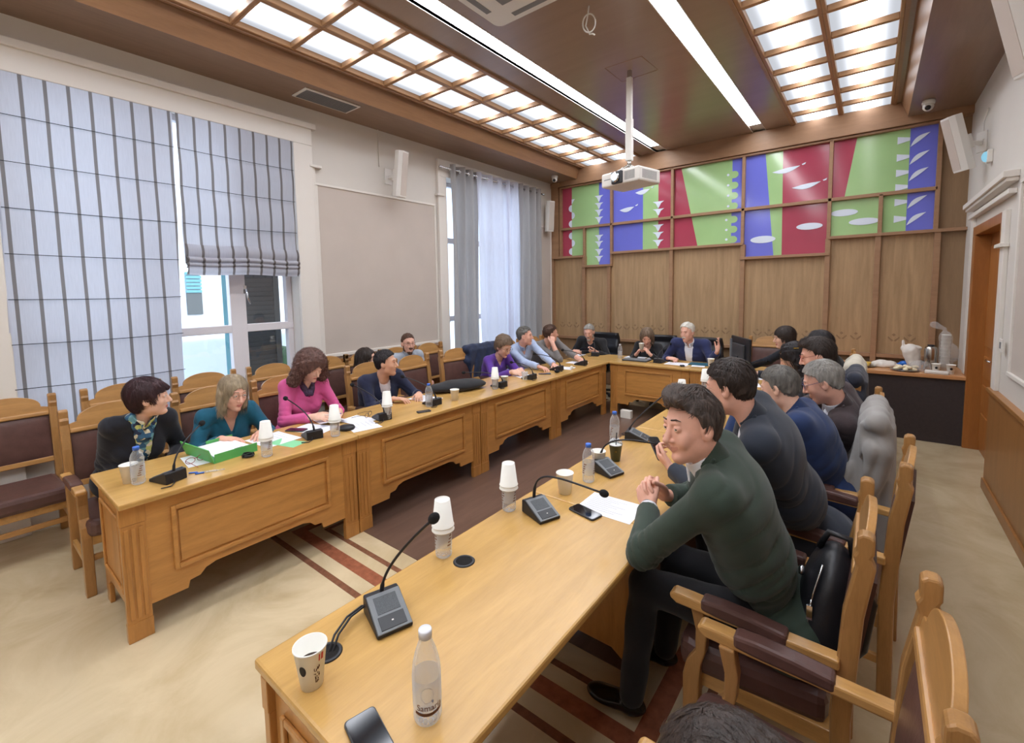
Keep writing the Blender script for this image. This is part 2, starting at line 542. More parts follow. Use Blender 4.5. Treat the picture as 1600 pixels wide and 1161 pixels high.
ORD = 'first second third fourth fifth sixth seventh eighth ninth tenth eleventh twelfth thirteenth fourteenth fifteenth sixteenth seventeenth eighteenth nineteenth twentieth twenty-first twenty-second'.split()
k = 0
names_col = ['window-side column', 'inner column']
for side, cols in (('left', (-3.965, -3.435)), ('right', (-.665, -.135))):
    for ci, x in enumerate(cols):
        for j in range(-5, 15):  # rows behind the camera are unseen, added to brighten the room
            y = .18 + .5 * j + .25
            if y > 7.6: continue
            inner = (ci == 1) if side == 'left' else (ci == 0)
            place(cp, USED, (x, y, ZC), 0,
                  'coffer lamp in the %s column of the %s ceiling grid, %s from the back wall' % (
                      'inner' if inner else 'outer', side, ORD[int(round((7.43 - y) / .5))]), 'coffer lamps of the %s ceiling grid' % side)
for i, (x0, x1) in enumerate(((-2.865, -2.69), (-1.435, -1.275))):
    t = thing('strip_light', 'long white recessed strip lamp in the ceiling, %s' % ('left one beside the projector pole' if i == 0 else 'right one, nearer the door'), 'ceiling light', ((x0 + x1) / 2, 2.5, ZC), 0, 'recessed strip lamps')
    w = (x1 - x0) / 2
    MB().box(-w, w, -5.0, 4.78, .03, .035).build('diffuser', 'strip_light', t)
    m = MB().use('trim_white')
    m.box(-w, w, 4.78, 5.1, .03, .04).box(-w - .008, -w, -4.9, 5.1, -.004, .05).box(w, w + .008, -4.9, 5.1, -.004, .05).box(-w, w, 5.1, 5.11, -.004, .05)
    m.build('housing', None, t)

# ------------------------------------------------ left wall trim
m = MB().use('trim_white')
x = XL
# window 1 surround (eared architrave) and cornice above
m.box(x, x + .05, 2.49, 2.70, 0, 3.395)
m.box(x, x + .05, .12, .33, 0, 3.395)
m.box(x, x + .05, .12, 2.70, 3.395, 3.60)
m.box(x, x + .075, .10, 2.74, 3.57, 3.63)
m.box(x, x + .03, 2.70, 2.735, 1.0, 3.2)
m.box(x + .0, x + .06, 2.66, 2.80, 3.17, 3.2)
struct(m.build('trim_1', None, bevel=.006))
m = MB().use('trim_white')
for y0, y1, z0, z1 in ((2.76, 4.50, 1.07, 2.99), (7.08, 7.50, 1.03, 2.95)):
    t = .025
    m.box(x, x + .02, y0 - t, y1 + t, z1, z1 + t).box(x, x + .028, y0 - t, y1 + t, z0 - t - .015, z0)
    m.box(x, x + .02, y0 - t, y0, z0, z1).box(x, x + .02, y1, y1 + t, z0, z1)
struct(m.build('trim_2', None, bevel=.004))
m = MB().use('wall_beige')
m.box(x, x + .008, 2.76, 4.50, 1.07, 2.99).box(x, x + .008, 7.08, 7.50, 1.03, 2.95)
struct(m.build('trim_3'))
m = MB().use('trim_white')
m.box(x, x + .05, 4.56, 4.72, 0, 3.42).box(x, x + .05, 6.95, 7.06, 0, 3.42).box(x, x + .05, 4.56, 7.06, 3.42, 3.66)
m.box(x, x + .07, 4.53, 4.66, 3.14, 3.17)
struct(m.build('trim_4', None, bevel=.006))
m = MB().use('wainscot')
for a, b in ((2.72, 4.56), (7.06, YB)):
    m.box(x, x + .03, a, b, 0, .98); m.box(x, x + .05, a, b, .96, 1.0)
m.box(x, x + .03, YF, .12, 0, .98)
struct(m.build('trim_5', None, bevel=.004))
# ------------------------------------------------ windows
def casement(name, y0, y1, z0, z1, mull, zrail, xg, handle=None):
    t = thing(name, None, None, (xg, 0, 0)); t['kind'] = 'structure'
    m = MB().use('window_frame')
    f = .06
    m.box(-.04, .04, y0, y1, z0, z0 + f).box(-.04, .04, y0, y1, z1 - f, z1)
    m.box(-.04, .04, y0, y0 + f, z0, z1).box(-.04, .04, y1 - f, y1, z0, z1)
    for q in mull: m.box(-.035, .05, q - .075, q + .075, z0, z1)
    for z in zrail: m.box(-.03, .045, y0, y1, z - .04, z + .04)
    m.build('window_frame', None, t, bevel=.006)
    ed = [y0 + f] + [v for q in mull for v in (q - .075, q + .075)] + [y1 - f]
    for i, (a, b) in enumerate(zip(ed[::2], ed[1::2])):
        MB().box(-.008, 0, a, b, z0 + f, z1 - f).build('pane', 'pane', t)
    if handle:
        hm = MB().use('chrome')
        hm.tube([(.05, handle, 1.83), (.08, handle, 1.83), (.085, handle + .01, 1.75), (.085, handle + .03, 1.68)], .009)
        hm.box(.045, .055, handle - .015, handle + .015, 1.79, 1.87)
        hm.build('window_handle', None, t)
    return t
casement('window_1', .33, 2.49, .62, 3.45, (1.2, 1.93), (1.43,), XL - .2, 2.0)
casement('window_2', 4.72, 6.95, .30, 3.42, (5.83,), (1.35, 2.55), XL - .22)
struct(MB().box(XL - .2, XL + .06, .33, 2.49, .58, .62).build('window_sill', 'trim_white'))

# ------------------------------------------------ back wall
def back_wall():
    y = YB
    m = MB().use('rail_wood')
    px = [-4.75, -3.69, -2.61, -1.555, -.49, .58]
    zb = {}
    # frame and rails around the painted glass
    t = .022; d = .09
    def post(xx, z0, z1, w=t): m.box(xx - w, xx + w, y - d, y, z0, z1)
    def rail(a, b, z, w=t, dd=d): m.box(a, b, y - dd, y, z - w, z + w)
    rail(px[0], px[-1], 3.70, .014)
    rail(px[0], px[-1], 2.92)
    post(px[0], 2.40, 3.7); post(px[1], 2.2, 3.7); post(px[2], 2.42, 3.7); post(px[3], 2.2, 3.7); post(px[4], 2.2, 3.7); post(px[5], 2.42, 3.7)
    post(-4.24, 2.2, 2.92); post(.05, 2.42, 2.92)
    rail(XL, -4.24, 2.385, .02, .13); rail(-4.26, px[1] + .02, 2.195, .02, .13); rail(px[1] , px[3] + .02, 2.41, .02, .13)
    rail(px[3] - .02, px[4] + .02, 2.195, .02, .13); rail(px[4], XR, 2.41, .02, .13)
    m.box(XL, XL + .16, y - .1, y, 2.4, 4.0)       # left corner post
    m.box(XL, XL + .2, y - .13, y, 3.76, 3.80)
    # lower posts
    for xx, zt in ((-4.93, 2.38), (-4.24, 2.39), (-3.73, 2.2), (-2.61, 2.4), (-1.54, 2.4), (-.49, 2.4), (.04, 2.4), (.6, 2.4)):
        m.box(xx - .03, xx + .03, y - .11, y, .04, zt)
    m.box(XL, XR, y - .12, y, 3.72, 4.0)    # header beam
    struct(m.build('wall_back_frame', None, bevel=.004))
    lp = [-4.93, -4.24, -3.73, -2.61, -1.54, -.49, .04, .6]
    tops = [2.38, 2.18, 2.39, 2.39, 2.18, 2.39, 2.39]
    for i, (a, b) in enumerate(zip(lp, lp[1:])):
        a += .03; b -= .03
        o = MB().box(a, b, y - .05, y - .01, .87, tops[i]).build('wall_back_panel', 'panel_wood'); struct(o)
        mm = MB().use('rail_wood').box(a, b, y - .10, y - .03, .83, .88)
        struct(mm.build('trim_6', None, bevel=.004))
        # carved tulip row near the foot of the panel
        mm = MB().use('panel_dark'); n = max(2, int((b - a) / .17)); cx = (a + b) / 2
        for k in range(n):
            u = cx + (k - (n - 1) / 2) * .155
            for s in (-1, 1):
                mm.prism([(u, 1.05), (u + s * .055, 1.105), (u + s * .06, 1.085), (u + s * .02, 1.04)], 'y', y - .052, y - .046)
            mm.prism([(u, 1.105), (u + .022, 1.125), (u, 1.145), (u - .022, 1.125)], 'y', y - .052, y - .046)
        struct(mm.build('trim_7'))
    struct(MB().box(.63, XR, y - .045, y - .01, .87, 2.39).build('wall_back_panel', 'panel_dark'))
    # base below the ledge
    struct(MB().box(XL, XR, y - .03, y, .0, .84).build('trim_8', 'panel_dark'))
back_wall()

# painted glass pictures, one per bay of the frame
def art():
    y = YB - .02
    root = thing('glass_mural', 'wide glossy glass mural of blue, green and red shapes on the wooden back wall', 'mural', (0, 0, 0))
    reg = {'blue': [], 'green': [], 'red': []}
    def poly(c, pts): reg[c].append(pts)
    T, MD, B = 3.686, 2.92, 2.43
    def R(c, x0, x1, z0, z1): poly(c, [(x0, z0), (x1, z0), (x1, z1), (x0, z1)])
    # bay 1
    R('red', -4.73, -4.525, 2.41, T); R('green', -4.525, -4.24, 2.41, T); R('green', -4.24, -3.956, 2.21, T); R('blue', -3.956, -3.69, 2.21, T)
    # bay 2
    R('blue', -3.69, -3.124, B, T); R('green', -3.124, -2.857, B, T); R('red', -2.857, -2.61, B, T)
    # bay 3
    poly('red', [(-2.61, B), (-2.215, B), (-2.482, T), (-2.61, T)]); poly('green', [(-2.215, B), (-1.722, B), (-1.722, T), (-2.482, T)]); R('blue', -1.722, -1.555, B, T)
    # bay 4
    poly('blue', [(-1.555, 2.21), (-1.145, 2.21), (-1.281, T), (-1.555, T)]); poly('green', [(-1.145, 2.21), (-1.042, 2.21), (-1.06, T), (-1.281, T)]); poly('red', [(-1.042, 2.21), (-.49, 2.21), (-.49, T), (-1.06, T)])
    # bay 5
    poly('red', [(-.49, MD), (-.335, MD), (-.222, T), (-.49, T)]); poly('green', [(-.335, MD), (.305, MD), (.305, T), (-.222, T)]); R('blue', .305, .58, MD, T)
    R('green', -.49, .305, B, MD); R('blue', .305, .58, B, MD)
    for c, ps in reg.items():
        for p in ps: MB().prism(p, 'y', y - .012, y).build('glass_panel', 'glass_' + c, root)
    class Each:
        def __init__(s, mn, nm): s.mn, s.nm = mn, nm
        def prism(s, *a): MB().prism(*a).build(s.nm, s.mn, root)
    m = Each('glass_green', 'scallop')
    for z in (3.461, 3.302, 3.149, 2.996, 2.795, 2.646, 2.494):
        xx = -1.70
        m.prism([(xx - .03, z - .052)] + [(xx + .01 + .055 * math.cos(a), z + .052 * math.sin(a)) for a in [(-.5 + k / 12) * PI for k in range(13)]] + [(xx - .03, z + .052)], 'y', y - .016, y - .011)
    m = Each('glass_white', 'white_shape')
    def disc(x, z, r, a0=0, a1=2 * PI, n=14): m.prism([(x + r * math.cos(a0 + (a1 - a0) * k / n), z + r * math.sin(a0 + (a1 - a0) * k / n)) for k in range(n + (0 if a1 - a0 > 6 else 1))], 'y', y - .018, y - .011)
    for k, z in enumerate((3.30, 3.013, 2.789, 2.493)): disc(-4.527, z, .065, PI / 2, 1.5 * PI)
    for k, z in enumerate((3.168, 2.649)): disc(-4.527, z, .065, -PI / 2, PI / 2)
    m.prism([(-4.527, 3.47), (-4.46, 3.47), (-4.50, 3.42), (-4.527, 3.38)], 'y', y - .018, y - .011)
    def funnel(x, z, w=.09):
        m.prism([(x - w, z + .05), (x + w, z + .05), (x + w * .45, z + .015), (x + .008, z - .055), (x - .008, z - .055), (x - w * .45, z + .015)], 'y', y - .018, y - .011)
    for z in (3.415, 3.285, 3.163, 3.033, 2.707, 2.594, 2.453, 2.326): funnel(-3.956, z, .085)
    for z in (3.166, 3.043, 2.784, 2.66, 2.531): funnel(-2.856, z, .095)
    def fish(x, z, w, h, tail=True, tilt=.12):
        up = [(x - w + 2 * w * k / 8, z + h * .25 * math.sin(PI * k / 8) + tilt * (2 * w * k / 8 - w) * 1.0) for k in range(9)]
        dn = [(x + w - 2 * w * k / 8, z - h * math.sin(PI * k / 8) + tilt * (w - 2 * w * k / 8)) for k in range(1, 8)]
        m.prism(up + dn, 'y', y - .018, y - .011)
        if tail: m.prism([(x + w + .02, z + .035), (x + w + .07, z + .055), (x + w + .06, z + .03), (x + w + .03, z + .022)], 'y', y - .018, y - .011)
    fish(-3.134, 3.428, .13, .06); fish(-3.417, 3.166, .135, .06)
    fish(-1.02, 3.425, .17, .055); fish(-.77, 3.17, .17, .055)
    def lens(x, z, w, h):
        m.prism([(x - w * math.cos(PI * k / 10), z + h * math.sin(PI * k / 10)) for k in range(11)] + [(x + w * math.cos(PI * k / 10), z - h * math.sin(PI * k / 10)) for k in range(1, 10)], 'y', y - .018, y - .011)
    lens(-1.288, 2.46, .165, .052); lens(-.716, 2.596, .155, .046); lens(-.33, 2.736, .15, .045); lens(-.115, 2.6, .16, .045)
    for x, z in ((-1.779, 3.469), (-1.776, 3.314), (-1.773, 3.16), (-1.77, 3.001), (-1.792, 2.796), (-1.789, 2.646), (-1.786, 2.5)): disc(x, z, .018, n=10)
    for z in (3.561, 3.351, 3.162, 2.966, 2.801, 2.594):
        zz = min(max(z, 2.5), 3.6)
        if abs(zz - MD) < .06: zz = 2.985
        m.prism([(.185, zz - .045), (.305, zz - .018), (.305, zz + .018), (.185, zz + .045)], 'y', y - .018, y - .011)
    for z in (3.537, 3.322, 3.121, 2.786, 2.581):
        x0, z0 = .31, z - .075; x1, z1 = .49, z + .07
        up = []
        for k in range(9):
            u = k / 8; b = math.sin(PI * u)
            up.append((x0 + (x1 - x0) * u - .03 * b, z0 + (z1 - z0) * u + .035 * b))
        dn = [(x1 + (x0 - x1) * u + .004 * math.sin(PI * u), z1 + (z0 - z1) * u - .004 * math.sin(PI * u)) for u in [k / 8 for k in range(1, 8)]]
        m.prism(up + dn, 'y', y - .018, y - .011)
art()

# ------------------------------------------------ right wall
m = MB().use('wainscot')
m.box(XR - .03, XR, YF, 5.52, 0, .86).box(XR - .05, XR, YF, 5.53, .85, .885).box(XR - .045, XR, YF, 5.53, 0, .09)
struct(m.build('trim_9', None, bevel=.004))
m = MB().use('trim_white')
m.box(XR - .03, XR, 5.36, 5.50, .885, 2.36)            # white pilaster beside the door
m.box(XR - .06, XR, 5.33, 5.53, 2.06, 2.09)
m.box(XR - .05, XR, 5.2, 7.1, 2.46, 2.50).box(XR - .09, XR, 5.15, 7.15, 2.58, 2.63).box(XR - .07, XR, 5.17, 7.13, 2.55, 2.58)
m.box(XR - .03, XR, 6.92, 7.05, .78, 2.46)
for y0, y1, z0, z1 in ((3.2, 5.02, 1.1, 2.5),):
    t = .03
    m.box(XR - .025, XR, y0, y1, z0 - t, z0).box(XR - .02, XR, y0, y1, z1, z1 + t).box(XR - .02, XR, y1 - t, y1, z0, z1).box(XR - .02, XR, y0, y0 + t, z0, z1)
struct(m.build('trim_10', None, bevel=.004))
struct(MB().box(XR - .006, XR, 3.23, 4.99, 1.1, 2.5).build('trim_11', 'wall_beige'))
t = thing('door_1', None, None, (XR, 0, 0)); t['kind'] = 'structure'
m = MB().use('door_wood')
m.box(-.025, .105, 6.765, 6.90, 0, 2.27).box(-.025, .105, 5.50, 5.575, 0, 2.27).box(-.025, .105, 5.5, 6.90, 2.27, 2.36)
m.build('door_frame', None, t, bevel=.004)
m = MB().use('door_wood')
m.box(.10, .14, 5.565, 6.785, .004, 2.28)
for z0, z1 in ((.12, .42), (.5, .72), (.8, 1.02), (1.12, 2.15)):
    for y0, y1 in ((5.66, 6.12), (6.23, 6.69)):
        m.box(.085, .10, y0, y1, z0, z1)
m.build('door_leaf', None, t, bevel=.012)
MB().use('chrome').tube([(.08, 6.2, 1.02), (.05, 6.2, 1.02), (.05, 6.32, 1.02)], .009).build('door_handle', None, t)
# ================================================================ outside the windows
t = thing('neighbour_building', 'bright white building facade with blue shutters seen through the window', 'building', (-10.5, 0, 0))
MB().box(-.6, 0, -8, 7.2, -5, 9).build('wall', 'facade', t)
for y, z in ((3.05, 1.85), (5.9, 1.6), (-2.0, 1.6)):
    f = MB().use('shutter_teal')
    for k in range(6): f.box(0, .05, y, y + .26, z - .02 + k * .07, z + .03 + k * .07)
    f.build('window_shutter', None, t)
    MB().box(0, .03, y, y + .26, z - .45, z - .02).build('window', 'shutter_dark', t)
def shutter(y0, y1, z0, z1, x, mname, label, ang=0.0):
    t = thing('window_shutter', label, 'shutter', (x, y0, 0), ang)
    m = MB().use(mname)
    L = y1 - y0
    m.box(-.02, .02, 0, .06, z0, z1).box(-.02, .02, L - .06, L, z0, z1).box(-.02, .02, 0, L, z0, z0 + .07).box(-.02, .02, 0, L, z1 - .07, z1).box(-.02, .02, 0, L, (z0+z1)/2-.04, (z0+z1)/2+.04)
    n = int((z1 - z0) / .05)
    for k in range(1, n):
        z = z0 + (z1 - z0) * k / n
        m.prism([(-.012, z - .032), (-.004, z - .034), (.014, z + .028), (.006, z + .03)], 'y', .06, L - .06)
    m.build('louvre_panel', None, t)
shutter(2.02, 2.46, .66, 3.4, XL - .42, 'shutter_dark', 'closed dark grey louvred shutter outside the right casement')
shutter(1.97, 2.30, .66, 3.4, XL - .62, 'shutter_teal', 'open teal louvred shutter outside, left of the window mullion', .75)
for i, (y, z, r) in enumerate(((.9, -1.6, 1.2), (3.9, -.4, 1.3), (6.6, .7, 1.2))):
    m = MB()
    rn = random.Random(i)
    for k in range(60):
        a, b = rn.uniform(0, 2*PI), rn.uniform(-1, 1)
        q = math.sqrt(1 - b * b)
        m.ball((q * math.cos(a) * r * .7, q * math.sin(a) * r * .7, b * r * .7), r * rn.uniform(.18, .3), 8, 6)
    m.build('tree', 'foliage', None, (-8.3, y, z))
    o = D.objects['tree' if i == 0 else 'tree.%03d' % i]
    tag(o, ['low green tree far outside under the big window', 'green tree outside seen through the left edge of the grey curtains', 'smaller green tree outside, farthest toward the back wall'][i], 'tree')

# ================================================================ roman blinds and curtains
def blind(y0, y1, ztop, zbot, label, folds, x=XL + .03, lean=0.0):
    t = thing('roman_blind', label, 'blind', (x, y0, 0), 0, 'striped roman blinds at the big window')
    L = y1 - y0
    def fn(u, v):
        y = u * L; z = ztop + (zbot - ztop) * v
        w = .008 * math.sin(u * 17 + v * 3) * v + .006 * math.sin(v * 22)
        return (.012 + w, y + (lean * v) + .012 * math.sin(v * 5 + 1) * v, z)
    m = MB(); m.sheet(fn, 24, 40)
    m.build('cloth', 'blind_fabric', t, smooth=True)
    seams = MB().use('black_plastic')
    z = ztop - .33; k = 0
    while z > zbot + .05:
        v = (ztop - z) / (ztop - zbot)
        seams.tube([(.024 + .008 * math.sin(u / 8 * 17 + v * 3) * v, u / 8 * L + lean * v, z - .012 * math.sin(u / 8 * PI) * v) for u in range(9)], .0028, 6)
        z -= .33
    seams.build('seam', None, t)
    if folds:
        for i, (zz, dd, h) in enumerate(((zbot + .03, .022, .15), (zbot - .0, .036, .07), (zbot - .04, .03, .06), (zbot - .10, .016, .10))):
            def fn2(u, v, zz=zz, dd=dd, h=h): return (.015 + dd * math.sin(PI * min(1, v * 1.15)), u * L + .01 * math.sin(v * 3), zz + h * (1 - v) - .006 * math.sin(u * 9))
            q = MB(); q.sheet(fn2, 16, 8); q.build('fold', 'blind_fabric', t, smooth=True)
    return t
blind(.36, 1.415, 3.42, .66, 'long striped roman blind lowered over the left half of the big window', False, lean=-.05)
blind(1.44, 2.475, 3.42, 2.07, 'half raised striped roman blind with gathered folds over the right half of the big window', True)

t = thing('curtain_rod', 'chrome curtain rod above the far window carrying grey curtains', 'curtain rod', (XL + .11, 0, 0))
m = MB().use('chrome').tube([(0, 4.56, 3.53), (0, 7.12, 3.53)], .014, 12)
m.ball((0, 4.55, 3.53), .024).ball((0, 7.13, 3.53), .024)
for y in (4.62, 5.75, 7.06): m.tube([(0, y, 3.53), (-.11, y, 3.53)], .009)
m.build('rod', None, t)
def curtain(y0, y1, zt, zb, waves, amp, mname, label, pull=0.0, narrow=1.0, rings=True):
    t = thing('curtain', label, 'curtain', (XL + .11, y0, 0), 0, 'curtains at the far window')
    L = y1 - y0
    def fn(u, v):
        s = 1 - (1 - narrow) * math.sin(PI / 2 * min(1, v * 1.2))
        y = (u - .5) * L * s + .5 * L + pull * v * v
        a = amp * (1 - .25 * v)
        return (a * math.sin(u * waves * 2 * PI) + .01 * math.sin(u * 31 + v * 6), y + .01 * math.sin(v * 7 + u * 20), zt + (zb - zt) * v)
    m = MB(); m.sheet(fn, int(waves * 16), 26); m.build('cloth', mname, t, smooth=True)
    if rings:
        m = MB().use('chrome')
        for k in range(int(waves * 2)):
            u = (k + .0) / (waves * 2)
            m.tube([(.0, u * L + .03 * math.cos(a) * .3, 3.53 + .03 * math.sin(a)) for a in [2*PI*i/12 for i in range(12)]], .006, 6, True)
        m.build('eyelet', None, t)
    return t
curtain(4.74, 5.32, 3.60, .05, 3, .055, 'curtain_grey', 'grey eyelet curtain gathered at the left side of the far window', narrow=.92)
curtain(5.30, 6.05, 3.60, .05, 3, .035, 'curtain_white', 'thin white curtain glowing with daylight in the middle of the far window', pull=.12)
curtain(6.02, 6.42, 3.60, .05, 2, .05, 'curtain_white', 'light grey-white sheer curtain beside the glowing white one', pull=.02, narrow=.9)
curtain(6.36, 7.02, 3.60, .05, 3.5, .055, 'curtain_grey', 'grey eyelet curtain gathered at the right side of the far window', narrow=.95)

# ================================================================ ceiling fixtures
t = thing('projector', 'white ceiling projector on a long pole with its lens glowing', 'projector', (-2.03, 4.58, 0))
m = MB().use('white_plastic')
mt = Matrix.Rotation(math.radians(-14), 4, 'Z')
def rbox(m, x0, x1, y0, y1, z0, z1): m.box(x0, x1, y0, y1, z0, z1, mt)
body = MB().use('white_plastic'); rbox(body, -.24, .24, -.16, .2, 2.84, 2.985)
body.build('housing', None, t, bevel=.018)
lm = MB().use('dark_plastic'); rbox(lm, -.09, .045, -.185, -.1, 2.85, 2.975); lm.build('lens_panel', None, t, bevel=.012)
lq = MB().use('chrome'); lq.lathe([(.048, 0), (.052, .02), (.04, .03)], seg=20, mtx=mt @ Matrix.Translation((-.022, -.185, 2.912)) @ Matrix.Rotation(PI / 2, 4, 'X')); lq.build('lens_ring', None, t)
emis('lens_glow', (190, 235, 255), 14)
lq = MB().use('lens_glow'); lq.lathe([(.036, 0), (.03, .012), (.004, .018)], seg=20, mtx=mt @ Matrix.Translation((-.022, -.213, 2.912)) @ Matrix.Rotation(PI / 2, 4, 'X')); lq.build('lens', None, t)
vm = MB().use('vent_grey')
for k in range(9): rbox(vm, .07 + k * .014, .076 + k * .014, -.163, -.158, 2.87, 2.955)
vm.build('vent', None, t); vm = MB().use('vent_grey')
for k in range(12): rbox(vm, .238, .2425, -.1 + k * .02, -.092 + k * .02, 2.87, 2.955)
vm.build('side_vent', None, t)
lg = MB().use('vent_grey'); rbox(lg, -.2, -.12, -.162, -.159, 2.91, 2.917); lg.build('badge', None, t)
m = MB().use('steel'); m.box(-.05, .05, -.05, .05, 2.985, 3.02).tube([(-.1, -.08, 2.985), (0, 0, 3.06), (.1, .08, 2.985)], .012).tube([(.1, -.08, 2.985), (0, 0, 3.05), (-.1, .08, 2.985)], .012)
m.tube([(0, 0, 3.02), (0, 0, 3.12)], .022)
m.build('mount', None, t)
m = MB().use('white_plastic'); m.box(-.032, .032, -.032, .032, 3.1, 3.52).box(-.026, .026, -.026, .026, 3.52, 3.93)
m.build('pole', None, t, bevel=.004)
MB().use('steel').box(-.018, .018, -.018, .018, 3.9, 4.0).build('pole_top', None, t)
m = MB().use('rail_wood')
for a, b in (((-2.2, 4.37), (-1.82, 4.38)), ((-1.82, 4.38), (-1.80, 4.75)), ((-1.80, 4.75), (-2.2, 4.77)), ((-2.2, 4.77), (-2.2, 4.37))):
    m.tube([(a[0], a[1], 4.0), (b[0], b[1], 4.0)], .004, 4)
struct(m.build('trim_12'))
# cassette air conditioner
t = thing('air_conditioner', 'white square cassette air conditioner in the ceiling', 'air conditioner', (-2.06, 2.62, 4.0))
def rr(w, r, n=6):
    p = []
    for cx, cy, a in ((w - r, w - r, 0), (-w + r, w - r, PI/2), (-w + r, -w + r, PI), (w - r, -w + r, 1.5*PI)):
        p += arc(n, a, a + PI/2, r, (cx, cy))
    return p
MB().use('white_plastic').prism(rr(.475, .07), 'z', -.035, 0).build('panel', None, t, bevel=.008)
m = MB().use('vent_grey')
for a in range(4):
    mt2 = Matrix.Rotation(a * PI / 2, 4, 'Z')
    m.box(-.26, .26, .37, .42, -.037, -.034, mt2)
m.build('louvre', None, t)
m = MB().use('vent_grey').box(-.25, .25, -.25, .25, -.038, -.034)
m.build('grille', None, t)
m = MB().use('white_plastic')
m.tube([(-1.83 + .045 * math.cos(a), 3.36 + .02 * math.cos(a), 3.87 + .07 * math.sin(a)) for a in [2*PI*k/24 for k in range(24)]], .006, 6, True)
m.tube([(-1.83, 3.36, 4.0), (-1.84, 3.36, 3.94), (-1.86, 3.36, 3.86), (-1.83, 3.37, 3.79), (-1.80, 3.36, 3.78), (-1.78, 3.36, 3.765)], .006, 6)
m.build('cable', None, None); tag(D.objects['cable'], 'white looped cable hanging from the ceiling beside the air conditioner', 'cable')
t = thing('air_vent', 'grey rectangular air vent in the wooden soffit above the big window', 'air vent', (-4.6, 2.73, ZS))
MB().use('trim_white').box(-.14, .14, -.31, .31, -.012, 0).build('frame', None, t, bevel=.004)
m = MB().use('vent_grey')
m.box(-.115, .115, -.285, .285, -.014, -.01)
for k in range(10): m.box(-.11 + k * .0235, -.1 + k * .0235, -.28, .28, -.019, -.012)
m.build('grille', None, t)
def dome(loc, ang, label):
    t = thing('security_camera', label, 'security camera', loc, ang)
    MB().use('camera_white').lathe([(.055, 0), (.06, -.02), (.055, -.045), (.03, -.055)], seg=20).build('base', None, t, smooth=True)
    MB().use('camera_white').ball((.01, 0, -.07), (.05, .05, .05)).build('housing', None, t)
    m = MB().use('phone_glass').lathe([(.028, 0), (.024, .012), (.004, .014)], seg=16, mtx=Matrix.Translation((.045, 0, -.09)) @ Matrix.Rotation(math.radians(125), 4, 'Y'))
    m.build('lens', None, t)
dome((-4.54, 7.05, ZS), -1.2, 'small white dome camera on the ceiling in the far left corner')
dome((.42, 7.02, ZS), -1.7, 'small white dome camera on the ceiling in the far right corner')
# column speakers on wall brackets
def speaker(loc, ang, tilt, label, side):
    t = thing('wall_speaker', label, 'speaker', loc, ang, 'white column speakers')
    mt = Matrix.Rotation(tilt, 4, 'Y')
    m = MB().use('white_plastic'); m.prism([(-.02, -.08), (.05, -.08), (.09, -.05), (.09, .05), (.05, .08), (-.02, .08)], 'z', -.28, .28, mt)
    m.build('housing', None, t, bevel=.006)
    m = MB().use('wall_beige'); m.box(.089, .093, -.048, .048, -.26, .26, mt); m.build('grille', None, t)
    m = MB().use('white_plastic'); m.box(-.09, -.015, -.035, .035, -.08, .06, mt).box(-.2, -.06, -.018, .018, -.03, .01)
    m.box(-.205, -.19, -.06, .06, -.1, .1)
    m.build('bracket', None, t, bevel=.004)
speaker((XL + .2, 3.76, 3.26), .12, .14, 'white column speaker high on the wall between the two left windows', 0)
speaker((XL + .12, 7.3, 3.15), -.5, .1, 'white column speaker behind the curtains in the far left corner', 0)
speaker((XR - .2, 6.55, 3.19), PI + .55, .28, 'white column speaker on the right wall overlapping the glass mural', 0)
speaker((XR - .2, 4.05, 3.27), PI + .45, .28, 'white column speaker cut off by the top right corner of the photo', 0)
t = thing('motion_sensor', 'small white sensor with a blue lens on the right wall beside a column speaker', 'sensor', (XR, 6.3, 2.97))
MB().use('white_plastic').box(-.04, 0, -.05, .05, -.06, .06).build('housing', None, t, bevel=.008)
emis('sensor_blue', (150, 210, 235), .8)
MB().use('sensor_blue').ball((-.04, .0, 0), (.035, .035, .05)).build('lens', None, t)
t = thing('light_switch', 'small white light switch on the right wall above the wainscot', 'light switch', (XR - .025, 5.2, 1.28))
MB().use('white_plastic').box(-.01, 0, -.04, .04, -.05, .05).build('plate', None, t, bevel=.003)
MB().use('vent_grey').box(-.014, -.01, -.02, .02, -.025, .025).build('rocker', None, t)
for nm, pts, lb in (('wall_cable', [(XL + .01, 3.6, 3.81), (XL + .01, 3.6, 3.36)], 'thin white cable running from the ceiling to the speaker on the left wall'),
                    ('wall_cable', [(XR - .01, 6.6, 3.5), (XR - .02, 6.72, 3.4), (XR - .01, 6.75, 3.25), (XR - .03, 6.6, 3.2)], 'thin cable curling beside the speaker on the right wall')):
    o = MB().use('trim_white').tube(pts, .006, 6).build(nm); tag(o, lb, 'cable')

